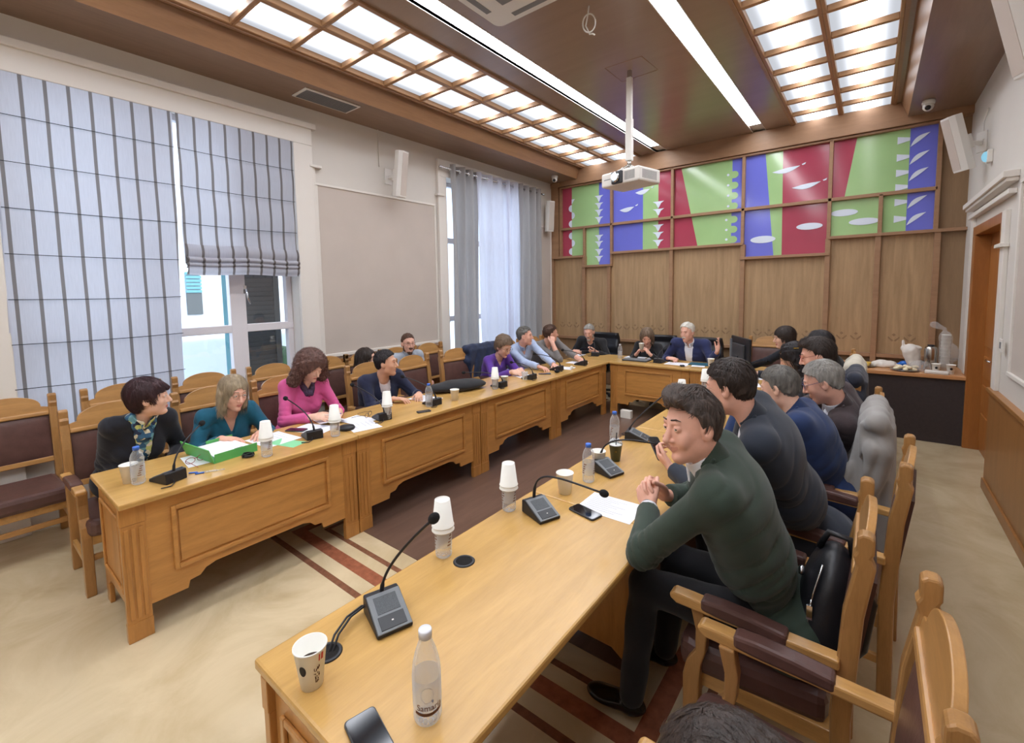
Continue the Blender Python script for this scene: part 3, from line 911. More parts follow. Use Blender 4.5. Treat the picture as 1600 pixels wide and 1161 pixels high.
# ================================================================ tables
ZT = .75
def front_panel(m, L, mn, depth0, depth1, axis, ztop=ZT - .03):
    """desk front seen face on: two fluted pilasters, apron with a stepped lower edge, legs"""
    pw = .115
    apron = [(pw, .16), (pw + .05, .16), (pw + .16, .16), (pw + .17, .20), (pw + .22, .205), (pw + .25, .235), (pw + .30, .25), (pw + .42, .25)]
    pts = [(pw * .2, ztop), (pw * .2, .16)] + apron + [(L - a, b) for a, b in apron[::-1]] + [(L - pw * .2, .16), (L - pw * .2, ztop)]
    m.use(mn).prism(pts, axis, depth0, depth1)
def table_section(name, L, label, group, end_near=True, end_far=True):
    """section in local coords: runs along +y from 0 to L, front face toward +x at x=0, back edge at x=-.66"""
    t = thing(name, label, 'table', (0, 0, 0), 0, group)
    m = MB().use('table_top'); e = .0
    m.box(-.66, 0, .001, L - .001, ZT - .032, ZT)
    m.build('tabletop', None, t, bevel=.008)
    m = MB(); front_panel(m, L, 'table_y', -.06, -.04, 'x')
    m.build('front_panel', None, t, bevel=.003)
    m = MB().use('table_y')
    y0, y1, z0, z1 = .24, L - .24, .32, .63
    for a, b, c, d in ((y0, y1, z0 - .022, z0), (y0, y1, z1, z1 + .022), (y0 - .022, y0, z0 - .022, z1 + .022), (y1, y1 + .022, z0 - .022, z1 + .022)):
        m.box(-.042, -.022, a, b, c, d)
    m.box(-.041, -.034, y0 + .01, y1 - .01, z0 + .01, z1 - .01)
    m.build('panel_moulding', None, t, bevel=.006)
    for s, yc in ((0, .058), (1, L - .058)):
        m = MB().use('table_v')
        m.box(-.070, -.034, yc - .054, yc + .054, 0, .10)
        m.box(-.068, -.036, yc - .052, yc + .052, .10, .62)
        m.box(-.070, -.033, yc - .055, yc + .055, .62, ZT - .032)
        for k in (-1, 0, 1): m.box(-.036, -.030, yc + k * .030 - .010, yc + k * .030 + .010, .12, .60)
        m.build('leg', None, t, bevel=.004)
    for yy, on in ((.035, end_near), (L - .035, end_far)):
        if not on: continue
        s = -1 if yy < L / 2 else 1
        m = MB().use('table_v')
        m.prism([(-.60, ZT - .035), (-.60, 0), (-.53, 0), (-.53, .12), (-.47, .16), (-.16, .16), (-.10, .12), (-.07, .10), (-.07, ZT - .035)], 'y', yy - .012, yy + .012)
        if s < 0 or True:
            yo = yy + s * .012
            for a, b, c, d in ((-.52, -.14, .23, .25), (-.52, -.14, .62, .64), (-.54, -.52, .23, .64), (-.14, -.12, .23, .64)):
                m.box(a, b, min(yo, yo + s * .012), max(yo, yo + s * .012), c, d)
        m.build('end_panel', None, t, bevel=.004)
    return t
segs = [(.485, 1.83), (1.83, 3.175), (3.175, 4.515), (4.515, 5.83)]
ln = ['nearest the camera, with the green folder', 'with two microphones and the navy-jacketed man', 'holding the black bag', 'farthest from the camera']
for (a, b), q in zip(segs, ln):
    t = table_section('conference_table', b - a, 'oak table section of the left row, ' + q, 'left row of tables')
    t.location = (-2.88, a, 0)
rn_ = ['nearest the camera, with the printed coffee cup', 'where the man in the green suit sits', 'before the men in dark and blue jackets', 'farthest one, joining the back table']
for (a, b), q in zip(segs, rn_):
    t = table_section('conference_table', b - a, 'oak table section of the right row, ' + q, 'right row of tables')
    t.location = (-1.338, b, 0); t.rotation_euler = (0, 0, PI)
for i, (a, b) in enumerate(((-2.88, -1.78), (-1.78, -.68))):
    t = table_section('conference_table', b - a, ['oak panelled table section across the back, left half', 'oak panelled table section across the back, right half, under the monitor'][i], 'back row of tables')
    t.location = (b if 0 else a, 5.835, 0); t.rotation_euler = (0, 0, -PI / 2)
# corner infill top left and right (the corner tops of the horseshoe)
for x0, x1, lb in ((-3.54, -2.882, 'oak corner table top joining the left row to the back table'), ):
    t = thing('corner_table', lb, 'table', (x0, 5.832, 0), 0)
    MB().use('table_top_x').box(0, x1 - x0, 0, .66, ZT - .032, ZT).build('tabletop', None, t, bevel=.008)
    for px, py in ((.04, .6), (.6, .6)):
        MB().use('table_v').box(px - .03, px + .03, py - .03, py + .03, 0, ZT - .032).build('leg', None, t)
# cable grommets
def grommet(x, y, label):
    t = thing('cable_grommet', label, 'grommet', (x, y, ZT))
    MB().use('dark_plastic').lathe([(.032, .0005), (.032, .004), (.037, .004), (.042, .0005)], seg=28).build('ring', None, t, smooth=True)
    MB().use('hole_shade').lathe([(.0325, .0012), (.001, .0012)], seg=28, caps=False).build('hole', None, t)  # flat dark disc on the uncut top, the hole's shade put into its colour
grommet(-1.19, .625, 'round black cable grommet beside the printed coffee cup')
grommet(-1.185, 1.18, 'round dark cable grommet beside a bottle under a stack of cups')
o = MB().box(0, .15, 0, .07, 0, .11).build('box', 'cup_paper', None, (-2.66, 5.74, 0), bevel=.004); tag(o, 'white box on the floor under the back table', 'box')
# ---------------------------------------------------------------- side counter
t = thing('side_counter', 'dark grey counter with a wooden top against the back right corner', 'counter', (-.55, 6.79, 0))
MB().use('counter_dark').box(0.02, 1.38, .02, .71, .0, .73).build('cabinet', None, t, bevel=.003)
MB().use('counter_wood').box(0, 1.395, -.01, .73, .73, .77).build('worktop', None, t, bevel=.004)

# ================================================================ chairs
def make_chair(arms=True):
    """local: faces +x, origin on the floor under the seat centre. width .54, depth .55"""
    t = thing('conference_chair', '', 'chair')
    # rear posts
    for s in (-1, 1):
        m = MB().use('chair_v')
        y = s * .24
        side = [(-.275, 0), (-.225, 0), (-.215, .45), (-.235, .80), (-.262, .955), (-.255, .985), (-.262, 1.00), (-.262, 1.045), (-.275, 1.055), (-.295, 1.055), (-.305, 1.045), (-.305, 1.0), (-.298, .985), (-.310, .955), (-.288, .80), (-.268, .45)]
        m.prism(side, 'y', y - .024, y + .024)
        m.build('rear_leg', None, t, bevel=.008)
    # arched top rail
    def bx(z): return -.245 - (z - .8) * .22
    prof = [(-.217, .90), (.217, .90), (.217, .955)] + [(.217 - .036 * k / 4, .955 + .010 * math.sin(k / 4 * PI / 2)) for k in range(1, 5)]
    prof += [(.178 * math.cos(a), .966 + .092 * math.sin(a) ** .85) for a in [PI * k / 18 for k in range(19)]]
    prof += [(-(.217 - .036 * k / 4), .955 + .010 * math.sin(k / 4 * PI / 2)) for k in range(4, 0, -1)] + [(-.217, .955)]
    sh = Matrix.Shear('XY', 4, (0, 0))
    m = MB().use('chair_y'); tl = Matrix.Translation((-.272, 0, .9)) @ Matrix.Rotation(-.18, 4, 'Y') @ Matrix.Translation((0, 0, -.9))
    m.prism(prof, 'x', -.012, .012, tl)
    m.build('arched_rail', None, t, bevel=.004)
    m = MB().use('chair_y')
    m.box(-.03, .022, -.217, .217, .895, .925, tl)
    m.build('top_rail', None, t, bevel=.008)
    m = MB().use('chair_y'); tl2 = Matrix.Translation((-.248, 0, .6)) @ Matrix.Rotation(-.12, 4, 'Y') @ Matrix.Translation((0, 0, -.6))
    m.box(-.018, .018, -.217, .217, .545, .585, tl2)
    m.build('lower_rail', None, t, bevel=.005)
    # upholstered back
    def fn(u, v):
        y = (u - .5) * .43; z = .585 + v * .315
        b = .022 * (math.sin(PI * min(max(u, .001), .999)) * math.sin(PI * min(max(v, .001), .999))) ** .35
        return (-.252 - (z - .6) * .13 + .018 + b, y, z)
    m = MB().use('leather'); m.sheet(fn, 16, 12)
    m.box(-.02, .02, -.216, .216, .585, .9, Matrix.Translation((-.256, 0, .6)) @ Matrix.Rotation(-.13, 4, 'Y') @ Matrix.Translation((0, 0, -.6)))
    m.build('backrest', None, t)
    # seat
    m = MB().use('leather')
    m.prism([(-.21, -.215), (.20, -.245), (.25, -.235), (.26, -.18), (.26, .18), (.25, .235), (.20, .245), (-.21, .215)], 'z', .36, .465)
    m.build('seat', None, t, bevel=.03)
    MB().use('chair_x').box(-.22, .225, -.225, .225, .31, .37).build('seat_frame', None, t, bevel=.004)
    for s in (-1, 1):
        m = MB().use('chair_v'); y = s * .245
        if arms:
            pr = [(.17, 0), (.225, 0), (.228, .36), (.215, .42), (.185, .47), (.185, .55), (.205, .635), (.16, .635), (.145, .55), (.15, .47), (.165, .42), (.17, .36)]
        else:
            pr = [(.185, 0), (.235, 0), (.238, .36), (.178, .36)]
        m.prism(pr, 'y', y - .024, y + .024)
        m.build('front_leg', None, t, bevel=.005)
        m = MB().use('chair_x').box(-.25, .19, s * .245 - .011, s * .245 + .011, .17, .205); m.build('stretcher', None, t, bevel=.003)
        if arms:
            m = MB().use('chair_x')
            w = .026
            m.prism([(-.235, .655), (-.05, .66), (.2, .672), (.262, .672), (.275, .66), (.272, .645), (.25, .632), (.15, .63), (-.05, .628), (-.235, .622)], 'y', s * .26 - w, s * .26 + w)
            a = m.build('armrest', None, t, bevel=.007)
            m = MB().use('leather')
            m.prism([(-.10, .632), (-.10, .672), (.0, .682), (.1, .686), (.165, .682), (.165, .642), (.1, .636)], 'y', s * .26 - w - .004, s * .26 + w + .004)
            m.build('arm_pad', None, a, bevel=.011)
    MB().use('chair_y').box(.195, .215, -.225, .225, .21, .245).build('stretcher', None, t, bevel=.003)
    return t
armchair = make_chair(True)
sidechair = make_chair(False)
def chair(proto, x, y, face, label, group):
    return place(proto, USED, (x, y, 0), face, label, group)
G1 = 'chairs along the left row of tables'; G2 = 'chairs against the left wall'; G3 = 'chairs along the right row of tables'
A = 'brown leather armchair '
chair(armchair, -3.80, .70, 0, A + 'under the dark-haired woman in the black cardigan', G1)
chair(armchair, -3.80, 1.30, 0, A + 'behind the woman in the teal blouse', G1)
chair(armchair, -3.80, 1.86, 0, A + 'behind the woman in the pink jumper', G1)
chair(armchair, -3.80, 2.74, 0, A + 'behind the man in the navy jacket', G1)
chair(armchair, -3.82, 3.34, .05, A + 'empty, beside the man in the navy jacket', G1)
chair(armchair, -3.84, 4.02, -.12, A + 'empty, behind the black bag on the table', G1)
chair(armchair, -3.86, 4.58, 0, A + 'with the dark jacket hung over it', G1)
chair(armchair, -3.86, 5.14, 0, A + 'under the man in the light blue shirt', G1)
chair(armchair, -3.86, 5.74, 0, A + 'under the man in the grey shirt', G1)
B = 'armless leather chair by the left wall, '
for y, q in ((.26, 'empty, cut off by the photo edge'), (.92, 'empty, behind the dark-haired woman'), (1.52, 'empty, under the lit part of the window'),
             (2.14, 'empty, under the half raised blind'), (2.74, 'empty, behind the woman in pink'), (3.22, 'under the woman in the green top'), (3.70, 'under the bearded man with glasses'), (4.26, 'empty, right of the bearded man')):
    chair(sidechair, -4.60, y, 0, B + q, G2)
chair(armchair, -.14, 1.25, PI, A + 'empty one nearest the camera on the right, in full view', G3)
chair(armchair, -.27, 1.88, PI, A + 'under the man in the green suit, with a black backpack on it', G3)
chair(armchair, -.13, 2.64, PI - .07, A + 'under the man in the dark suit', G3)
chair(armchair, -.22, 3.26, PI, A + 'draped with a long grey coat, behind the man in the blue jacket', G3)
chair(armchair, -.22, 3.86, PI, A + 'under the grey-haired man in the brown jacket', G3)
chair(armchair, -.34, 4.42, PI, A + 'draped with the dark coat', G3)
chair(armchair, -.36, 4.98, PI, A + 'draped with a cream coat', G3)
chair(armchair, -.36, 5.54, PI, A + 'under the woman with long straight dark hair', G3)
chair(armchair, -.14, .62, PI, A + 'under the person whose dark hair shows at the bottom edge', G3)
chair(armchair, -1.13, 7.10, -PI / 2, A + 'empty, facing the camera behind the monitor', 'chairs along the back table')
chair(armchair, -.42, 6.16, PI, A + 'under the woman in black with a short bob and glasses', G3)
def office_chair(x, y, ang, label):
    t = thing('office_chair', label, 'chair', (x, y, 0), ang, 'black leather swivel chairs behind the back table')
    def fn(u, v):
        yy = (u - .5) * (.54 - .1 * v * v); z = .5 + v * .52
        return (-.26 + .06 * (2 * abs(u - .5)) ** 2 - .1 * v + .02 * math.sin(v * 14), yy, z)
    m = MB().use('leather_black'); m.sheet(fn, 14, 18); m.build('backrest', None, t, smooth=True, solid=.07)
    m = MB().use('leather_black'); m.prism(rr(.25, .08), 'z', .40, .49); m.build('seat', None, t, bevel=.03)
    m = MB().use('black_plastic').tube([(0, 0, .06), (0, 0, .4)], .03)
    for k in range(5):
        a = 2 * PI * k / 5
        m.tube([(0, 0, .08), (.28 * math.cos(a), .28 * math.sin(a), .05)], .02)
        m.ball((.28 * math.cos(a), .28 * math.sin(a), .03), .03, 10, 8)
    m.build('base', None, t)
    for s in (-1, 1):
        MB().use('black_plastic').tube([(-.2, s * .27, .5), (-.18, s * .29, .66), (.15, s * .29, .66), (.16, s * .27, .46)], .02).build('armrest', None, t)
    return t
office_chair(-3.58, 6.83, -PI / 2, 'black leather swivel chair under the grey-bearded man in black')
office_chair(-2.58, 6.85, -PI / 2 + .1, 'black leather swivel chair between the woman with grey-brown hair and the white-haired man')
office_chair(-1.93, 6.80, -PI / 2, 'black leather swivel chair under the white-haired man')
# ================================================================ people: signed-distance modelling turned into smooth meshes
f32 = np.float32
def V3(*a): return np.array(a, dtype=float)
def nrm(v):
    v = np.asarray(v, float); n = np.linalg.norm(v); return v / n if n > 1e-9 else v
class Vol:
    def __init__(s, lo, hi, h):
        s.lo = np.array(lo, float); s.h = h
        s.n = np.maximum(4, np.ceil((np.array(hi, float) - s.lo) / h).astype(int) + 1)
        s.d = np.full(s.n, 1.0, dtype=f32)
    def region(s, lo, hi):
        a = np.clip(np.floor((np.array(lo) - s.lo) / s.h).astype(int), 0, s.n)
        b = np.clip(np.ceil((np.array(hi) - s.lo) / s.h).astype(int) + 1, 0, s.n)
        if np.any(b <= a): return None, None
        sl = tuple(slice(i, j) for i, j in zip(a, b))
        ax = [(s.lo[k] + s.h * np.arange(a[k], b[k])).astype(f32) for k in range(3)]
        P = np.stack(np.meshgrid(*ax, indexing='ij'), -1)
        return sl, P
    def add(s, prim, k=0.0):
        fn, lo, hi = prim; m = k + 3 * s.h
        sl, P = s.region(lo - m, hi + m)
        if sl is None: return s
        f = fn(P); d = s.d[sl]
        if k > 0:
            h = np.clip(.5 + .5 * (d - f) / k, 0, 1)
            s.d[sl] = d + (f - d) * h - k * h * (1 - h)
        else: s.d[sl] = np.minimum(d, f)
        return s
    def sub(s, prim, k=0.0):
        fn, lo, hi = prim; m = k + 3 * s.h
        sl, P = s.region(lo - m, hi + m)
        if sl is None: return s
        f = -fn(P); d = s.d[sl]
        if k > 0:
            h = np.clip(.5 - .5 * (d - f) / k, 0, 1)
            s.d[sl] = d + (f - d) * h + k * h * (1 - h)
        else: s.d[sl] = np.maximum(d, f)
        return s
    def cut(s, fn):
        """keep only where fn(P) < 0"""
        sl, P = s.region(s.lo, s.lo + s.h * s.n)
        s.d[sl] = np.maximum(s.d[sl], fn(P)); return s
    def disp(s, fn):
        sl, P = s.region(s.lo, s.lo + s.h * s.n)
        s.d[sl] = s.d[sl] + fn(P).astype(f32); return s
    def mesh(s):
        d = s.d; d[0] = np.maximum(d[0], s.h); d[-1] = np.maximum(d[-1], s.h); d[:, 0] = np.maximum(d[:, 0], s.h); d[:, -1] = np.maximum(d[:, -1], s.h); d[:, :, 0] = np.maximum(d[:, :, 0], s.h); d[:, :, -1] = np.maximum(d[:, :, -1], s.h)
        sg = d < 0
        nx, ny, nz = d.shape
        c = np.zeros((nx-1, ny-1, nz-1), np.int8)
        offs = [(i, j, k) for i in (0, 1) for j in (0, 1) for k in (0, 1)]
        for i, j, k in offs: c += sg[i:nx-1+i, j:ny-1+j, k:nz-1+k]
        act = (c > 0) & (c < 8)
        ids = np.argwhere(act)
        if len(ids) == 0: return np.zeros((0, 3)), np.zeros((0, 4), int)
        idx = np.full(act.shape, -1, np.int64); idx[act] = np.arange(len(ids))
        val = {o: d[ids[:, 0]+o[0], ids[:, 1]+o[1], ids[:, 2]+o[2]] for o in offs}
        pos = np.zeros((len(ids), 3)); cnt = np.zeros(len(ids))
        for a in offs:
            for ax in range(3):
                if a[ax] == 0:
                    b = list(a); b[ax] = 1; b = tuple(b)
                    va, vb = val[a], val[b]; cr = (va < 0) != (vb < 0)
                    t = np.where(cr, va / np.where(cr, va - vb, 1), 0)
                    p = np.tile(np.array(a, float), (len(ids), 1)); p[:, ax] += t
                    pos += p * cr[:, None]; cnt += cr
        pos = (pos / cnt[:, None] + ids) * s.h + s.lo
        F = []
        for ax in range(3):
            A = sg.take(range(d.shape[ax]-1), ax); B = sg.take(range(1, d.shape[ax]), ax)
            e = np.argwhere(A != B)
            o1, o2 = [(1, 2), (2, 0), (0, 1)][ax]
            e = e[(e[:, o1] > 0) & (e[:, o2] > 0) & (e[:, o1] < d.shape[o1]-1) & (e[:, o2] < d.shape[o2]-1)]
            inside = sg[e[:, 0], e[:, 1], e[:, 2]]
            def cid(u, v):
                q = e.copy(); q[:, o1] += u; q[:, o2] += v; return idx[q[:, 0], q[:, 1], q[:, 2]]
            q = np.stack([cid(-1, -1), cid(0, -1), cid(0, 0), cid(-1, 0)], 1)
            q[~inside] = q[~inside][:, ::-1]
            F.append(q)
        F = np.concatenate(F); F = F[(F >= 0).all(1)]
        return pos, F
def ell(c, r, Mx=None):
    c = np.array(c, float); r = np.array(r if np.ndim(r) else (r, r, r), float)
    def fn(P):
        q = P - c.astype(f32)
        if Mx is not None: q = q @ np.array(Mx, f32).T
        a = q / r.astype(f32); k0 = np.sqrt((a * a).sum(-1)) + 1e-6
        b = a / r.astype(f32); k1 = np.sqrt((b * b).sum(-1)) + 1e-6
        return k0 * (k0 - 1) / k1
    R_ = r.max() if Mx is not None else r
    return fn, c - R_, c + R_
def rc(a, b, r1, r2):
    a = np.array(a, float); b = np.array(b, float); ba = b - a; L2 = max((ba * ba).sum(), 1e-9)
    def fn(P):
        pa = P - a.astype(f32)
        t = np.clip((pa @ ba.astype(f32)) / L2, 0, 1)
        q = pa - t[..., None] * ba.astype(f32)
        return np.sqrt((q * q).sum(-1)) - (r1 + (r2 - r1) * t)
    m = max(r1, r2)
    return fn, np.minimum(a, b) - m, np.maximum(a, b) + m
_rs = np.random.RandomState(5)
_KV = [nrm(_rs.normal(size=3)) for _ in range(40)]; _PH = _rs.uniform(0, 6.28, 40)
def waves(P, freq, seed=0, n=5, stretch=None):
    o = 0
    Q = P if stretch is None else P * np.array(stretch, f32)
    for i in range(n):
        k = _KV[(seed * 7 + i) % 40].astype(f32) * (freq * (1 + .37 * i)); o = o + np.sin(Q @ k + _PH[(seed * 5 + i) % 40] + 1.3 * np.sin(Q @ (k[[1, 2, 0]] * .6))) / (1 + .4 * i)
    return o / n * 1.6
def to_obj(name, parts, origin, mats, parent=None, matfn=None):
    """parts: list of (verts, quads) joined in one object"""
    Vs, Fs, off = [], [], 0
    for v, f in parts:
        Vs.append(v); Fs.append(f + off); off += len(v)
    v = np.concatenate(Vs) - np.array(origin); f = np.concatenate(Fs)
    me = D.meshes.new(name)
    me.vertices.add(len(v)); me.vertices.foreach_set('co', v.astype(f32).ravel())
    me.loops.add(f.size); me.loops.foreach_set('vertex_index', f.astype(np.int32).ravel())
    me.polygons.add(len(f)); me.polygons.foreach_set('loop_start', np.arange(0, f.size, 4, dtype=np.int32))
    me.polygons.foreach_set('use_smooth', np.ones(len(f), bool))
    if matfn is not None:
        ctr = v[f].mean(1) + np.array(origin)
        me.polygons.foreach_set('material_index', matfn(ctr).astype(np.int32))
    for q in mats: me.materials.append(M[q])
    me.update(calc_edges=True); me.validate()
    o = D.objects.new(name, me); COL.objects.link(o)
    if parent is not None: o.parent = parent
    return o

mat('skin_light', (230, 184, 160), rough=0.5, noise=(30, 0.05)); mat('skin_tan', (216, 166, 138), rough=0.5, noise=(30, 0.05)); mat('skin_pink', (228, 174, 152), rough=0.5, noise=(30, 0.06))
mat('lips_pale', (208, 146, 128), rough=.5); mat('lips', (196, 116, 106), rough=0.45); mat('eye_white', (226, 222, 216), rough=0.2); mat('iris', (70, 48, 34), rough=0.15); mat('nail', (232, 186, 170), rough=0.3)
def hairmat(n, c, amt=.35): mat(n, c, rough=0.55, noise=(60, amt, (1, 1, .25)), bump=(90, .5, (1, 1, .2)))
hairmat('hair_black', (34, 28, 30)); hairmat('hair_dark', (50, 38, 32)); hairmat('hair_brown', (84, 58, 44)); hairmat('hair_salted', (78, 66, 60), .4); hairmat('hair_plum', (60, 34, 38)); hairmat('hair_blond_grey', (166, 148, 122), .25)
hairmat('hair_curly_brown', (104, 74, 66)); hairmat('hair_grey', (150, 146, 140), .3); hairmat('hair_dark_grey', (112, 108, 102), .4); hairmat('hair_white', (220, 216, 206), .12); hairmat('hair_grey_brown', (118, 98, 80), .35); hairmat('beard_grey', (176, 170, 162), .2)
def cloth(n, c, amt=.08, bump=.12, sc=420, rough=.85): mat(n, c, rough=rough, noise=(18, amt), bump=(sc, bump), sheen=.15)
cloth('cardigan_black', (24, 26, 36)); cloth('teal_cloth', (22, 92, 118), .12); cloth('pink_cloth', (214, 92, 150), .07); cloth('green_cloth', (26, 92, 78)); cloth('navy_cloth', (32, 38, 66)); cloth('purple_cloth', (96, 58, 156)); cloth('light_blue_cloth', (176, 192, 222), .06); cloth('grey_cloth', (118, 114, 112)); cloth('black_cloth', (26, 26, 30)); cloth('blue_suit', (38, 46, 88)); cloth('shirt_white', (226, 228, 236), .03); cloth('green_suit', (46, 60, 50), .1); cloth('dark_suit', (40, 46, 58), .1); cloth('blue_jacket', (30, 50, 92), .12); cloth('plaid_brown', (66, 54, 56), .2, sc=120); cloth('trousers_black', (20, 20, 26)); cloth('coat_grey', (150, 146, 142), .05); cloth('coat_dark', (44, 48, 62), .2); cloth('coat_cream', (206, 198, 180), .05); cloth('check_shirt', (168, 176, 188), .12); cloth('striped_shirt', (188, 176, 176), .2)
cloth('coat_navy', (34, 44, 70), .3); cloth('jeans', (36, 66, 120), .12)
mat('scarf_floral', (120, 150, 130), rough=.5, noise=(26, .9)); mat('scarf_dark', (70, 52, 80), rough=.5, noise=(60, .8)); mat('shoe_black', (20, 20, 22), rough=.2)
mat('glasses_dark', (40, 34, 40), rough=.3); mat('glasses_wire', (150, 130, 110), rough=.3, metal=.6); mat('glasses_red', (150, 34, 44), rough=.35); mat('glasses_blue', (50, 60, 110), rough=.3)
# floral scarf print in blue, yellow and cream blotches
def floral():
    m = M['scarf_floral']; n, l = m.node_tree.nodes, m.node_tree.links
    b = n['Principled BSDF']; tc = n.new('ShaderNodeTexCoord'); v = n.new('ShaderNodeTexVoronoi'); v.inputs['Scale'].default_value = 38
    l.new(tc.outputs['Object'], v.inputs['Vector']); sp = n.new('ShaderNodeSeparateXYZ'); l.new(v.outputs['Color'], sp.inputs[0])
    r = n.new('ShaderNodeValToRGB'); r.color_ramp.interpolation = 'CONSTANT'
    el = r.color_ramp.elements; el[0].color = lin((52, 96, 130)); el[1].position = .4; el[1].color = lin((196, 200, 120))
    for p, c in ((.6, (226, 220, 196)), (.75, (30, 44, 74)), (.88, (110, 160, 170))): e = el.new(p); e.color = lin(c)
    l.new(sp.outputs[0], r.inputs[0]); l.new(r.outputs[0], b.inputs['Base Color'])
floral()

def frame(yaw, pitch=0.0, roll=0.0):
    """rows: forward, left, up. pitch>0 looks down"""
    cy, sy, cp, sp = math.cos(yaw), math.sin(yaw), math.cos(pitch), math.sin(pitch)
    F = V3(cy * cp, sy * cp, -sp); L = V3(-sy, cy, 0); U = np.cross(F, L)
    if roll: L, U = L * math.cos(roll) + U * math.sin(roll), U * math.cos(roll) - L * math.sin(roll)
    return np.array([F, L, U])

def head_parts(c, Fr, h, neck, fem=False, eyes_closed=False, smile=0.0, S=1.0, jaw=1.0, nose=1.0, parent=None, skin='skin_light', ears=True):
    """c centre between the ears; returns the volume of head and neck"""
    W = lambda x, y, z: c + (Fr[0] * x + Fr[1] * y + Fr[2] * z) * S
    E = lambda p, r: ell(W(*p), np.array(r) * S, Fr)
    v = Vol(np.minimum(c - .19 * S, np.array(neck) - .09), np.maximum(c + .19 * S, np.array(neck) + .09), h)
    v.add(E((-.014, 0, .032), (.096, .076, .09)))
    v.add(E((.022, 0, -.028), (.070, .060, .086)), .03)
    jw = (.040 if fem else .046) * jaw
    v.add(rc(W(.005, 0, -.066), W(.064, 0, -.098 ), jw * S, (.019 if fem else .024) * S), .025)
    for s in (-1, 1):
        v.add(E((.008, s * .044 * jaw, -.058), (.026, .018, .028)), .02)
        v.add(E((.060, s * .034, -.022), (.020, .020, .022)), .02)
    v.add(rc(neck, W(-.022, 0, -.045), .062 if not fem else .052, .054 * S if not fem else .045 * S), .025)
    v.add(rc(W(.079, -.030, .034), W(.079, .030, .034), .0105 * S, .0105 * S), .014)
    for s in (-1, 1):
        v.sub(E((.096, s * .031, .014), (.016, .019, .012)), .010)
    n = nose
    v.add(rc(W(.086, 0, .022), W(.088 + .022 * n, 0, -.026), .0075 * S, .0115 * S * n), .010)
    for s in (-1, 1): v.add(E((.093, s * .0115, -.031), (.011, .0085, .0075)), .006)
    if h < .006:
        for s in (-1, 1):
            v.add(E((.079, s * .031, .014), (.0142, .0150, .0125)), .003)
            if not eyes_closed: v.sub(E((.094, s * .031, .0125), (.011, .0128, .0048 - .0008 * smile)), .001)
            else: v.sub(E((.094, s * .031, .008), (.006, .013, .0015)), .001)
    lw = .022 + .008 * smile
    for s in (-1, 1):
        v.add(rc(W(.0915, 0, -.0560), W(.0815 - .0065 * smile, s * lw, -.0585 + .007 * smile), .0052 * S, .0026 * S), .005)
        v.add(rc(W(.0890, 0, -.0670), W(.0815 - .005 * smile, s * lw * .8, -.0635 + .006 * smile), .0060 * S, .0030 * S), .005)
    v.add(E((.080, 0, -.094), (.012, .016, .013)), .012)
    for s in (-1, 1):
        v.sub(rc(W(.0990, 0, -.0614), W(.0850 - .006 * smile, s * (lw + .003), -.0612 + .010 * smile), .0022 * S, .0016 * S), .002)
    if smile:
        for s in (-1, 1):
            v.add(E((.070, s * .036, -.036), (.014, .014, .018)), .016)
    if ears:
        for s in (-1, 1):
            Er = frame(0, 0); R2 = np.array([Fr[0] * .94 + Fr[1] * s * -.30, Fr[1] * .95 + Fr[0] * s * .30, Fr[2]])
            v.add(ell(W(-.006, s * .079, -.002), np.array((.021, .0090, .034)) * S, R2), .005)
            v.add(ell(W(.000, s * .074, -.028), np.array((.010, .008, .010)) * S, R2), .005)
            if h < .006:
                v.sub(ell(W(-.003, s * .088, .000), np.array((.010, .0065, .019)) * S, R2), .003)
                v.sub(ell(W(.006, s * .084, -.008), np.array((.006, .008, .007)) * S, R2), .003)
    return v, W
def eyes(parent, org, W, Fr, S, look=None):
    for s in (-1, 1):
        m = MB().use('eye_white')
        c = Vector(W(.0782, s * .031, .0135) - org)
        Mx = Matrix((tuple(Fr[0]), tuple(Fr[1]), tuple(Fr[2]))).transposed().to_4x4()
        m.ball(c, .0132 * S, 14, 10)
        m.use('iris').ball(c + (Vector(Fr[0]) + (Vector(look) if look else Vector((0, 0, 0)))).normalized() * (.0085 * S), (.0056 * S,) * 3, 12, 8)
        m.build('eye', None, parent)
def brows(parent, org, W, Fr, S, hair, h, lift=0.0, thick=1.0):
    v = Vol(W(.09, 0, .03) - .07, W(.09, 0, .03) + .07, max(.0022, h * .6))
    for s in (-1, 1):
        v.add(rc(W(.0895, s * .015, .0385 + lift), W(.0850, s * .036, .0415 + lift), .0032 * S * thick, .0028 * S * thick), .002)
        v.add(rc(W(.0850, s * .036, .0415 + lift), W(.074, s * .049, .035 + lift), .0028 * S * thick, .0016 * S), .002)
    to_obj('eyebrows', [v.mesh()], org, [hair], parent)

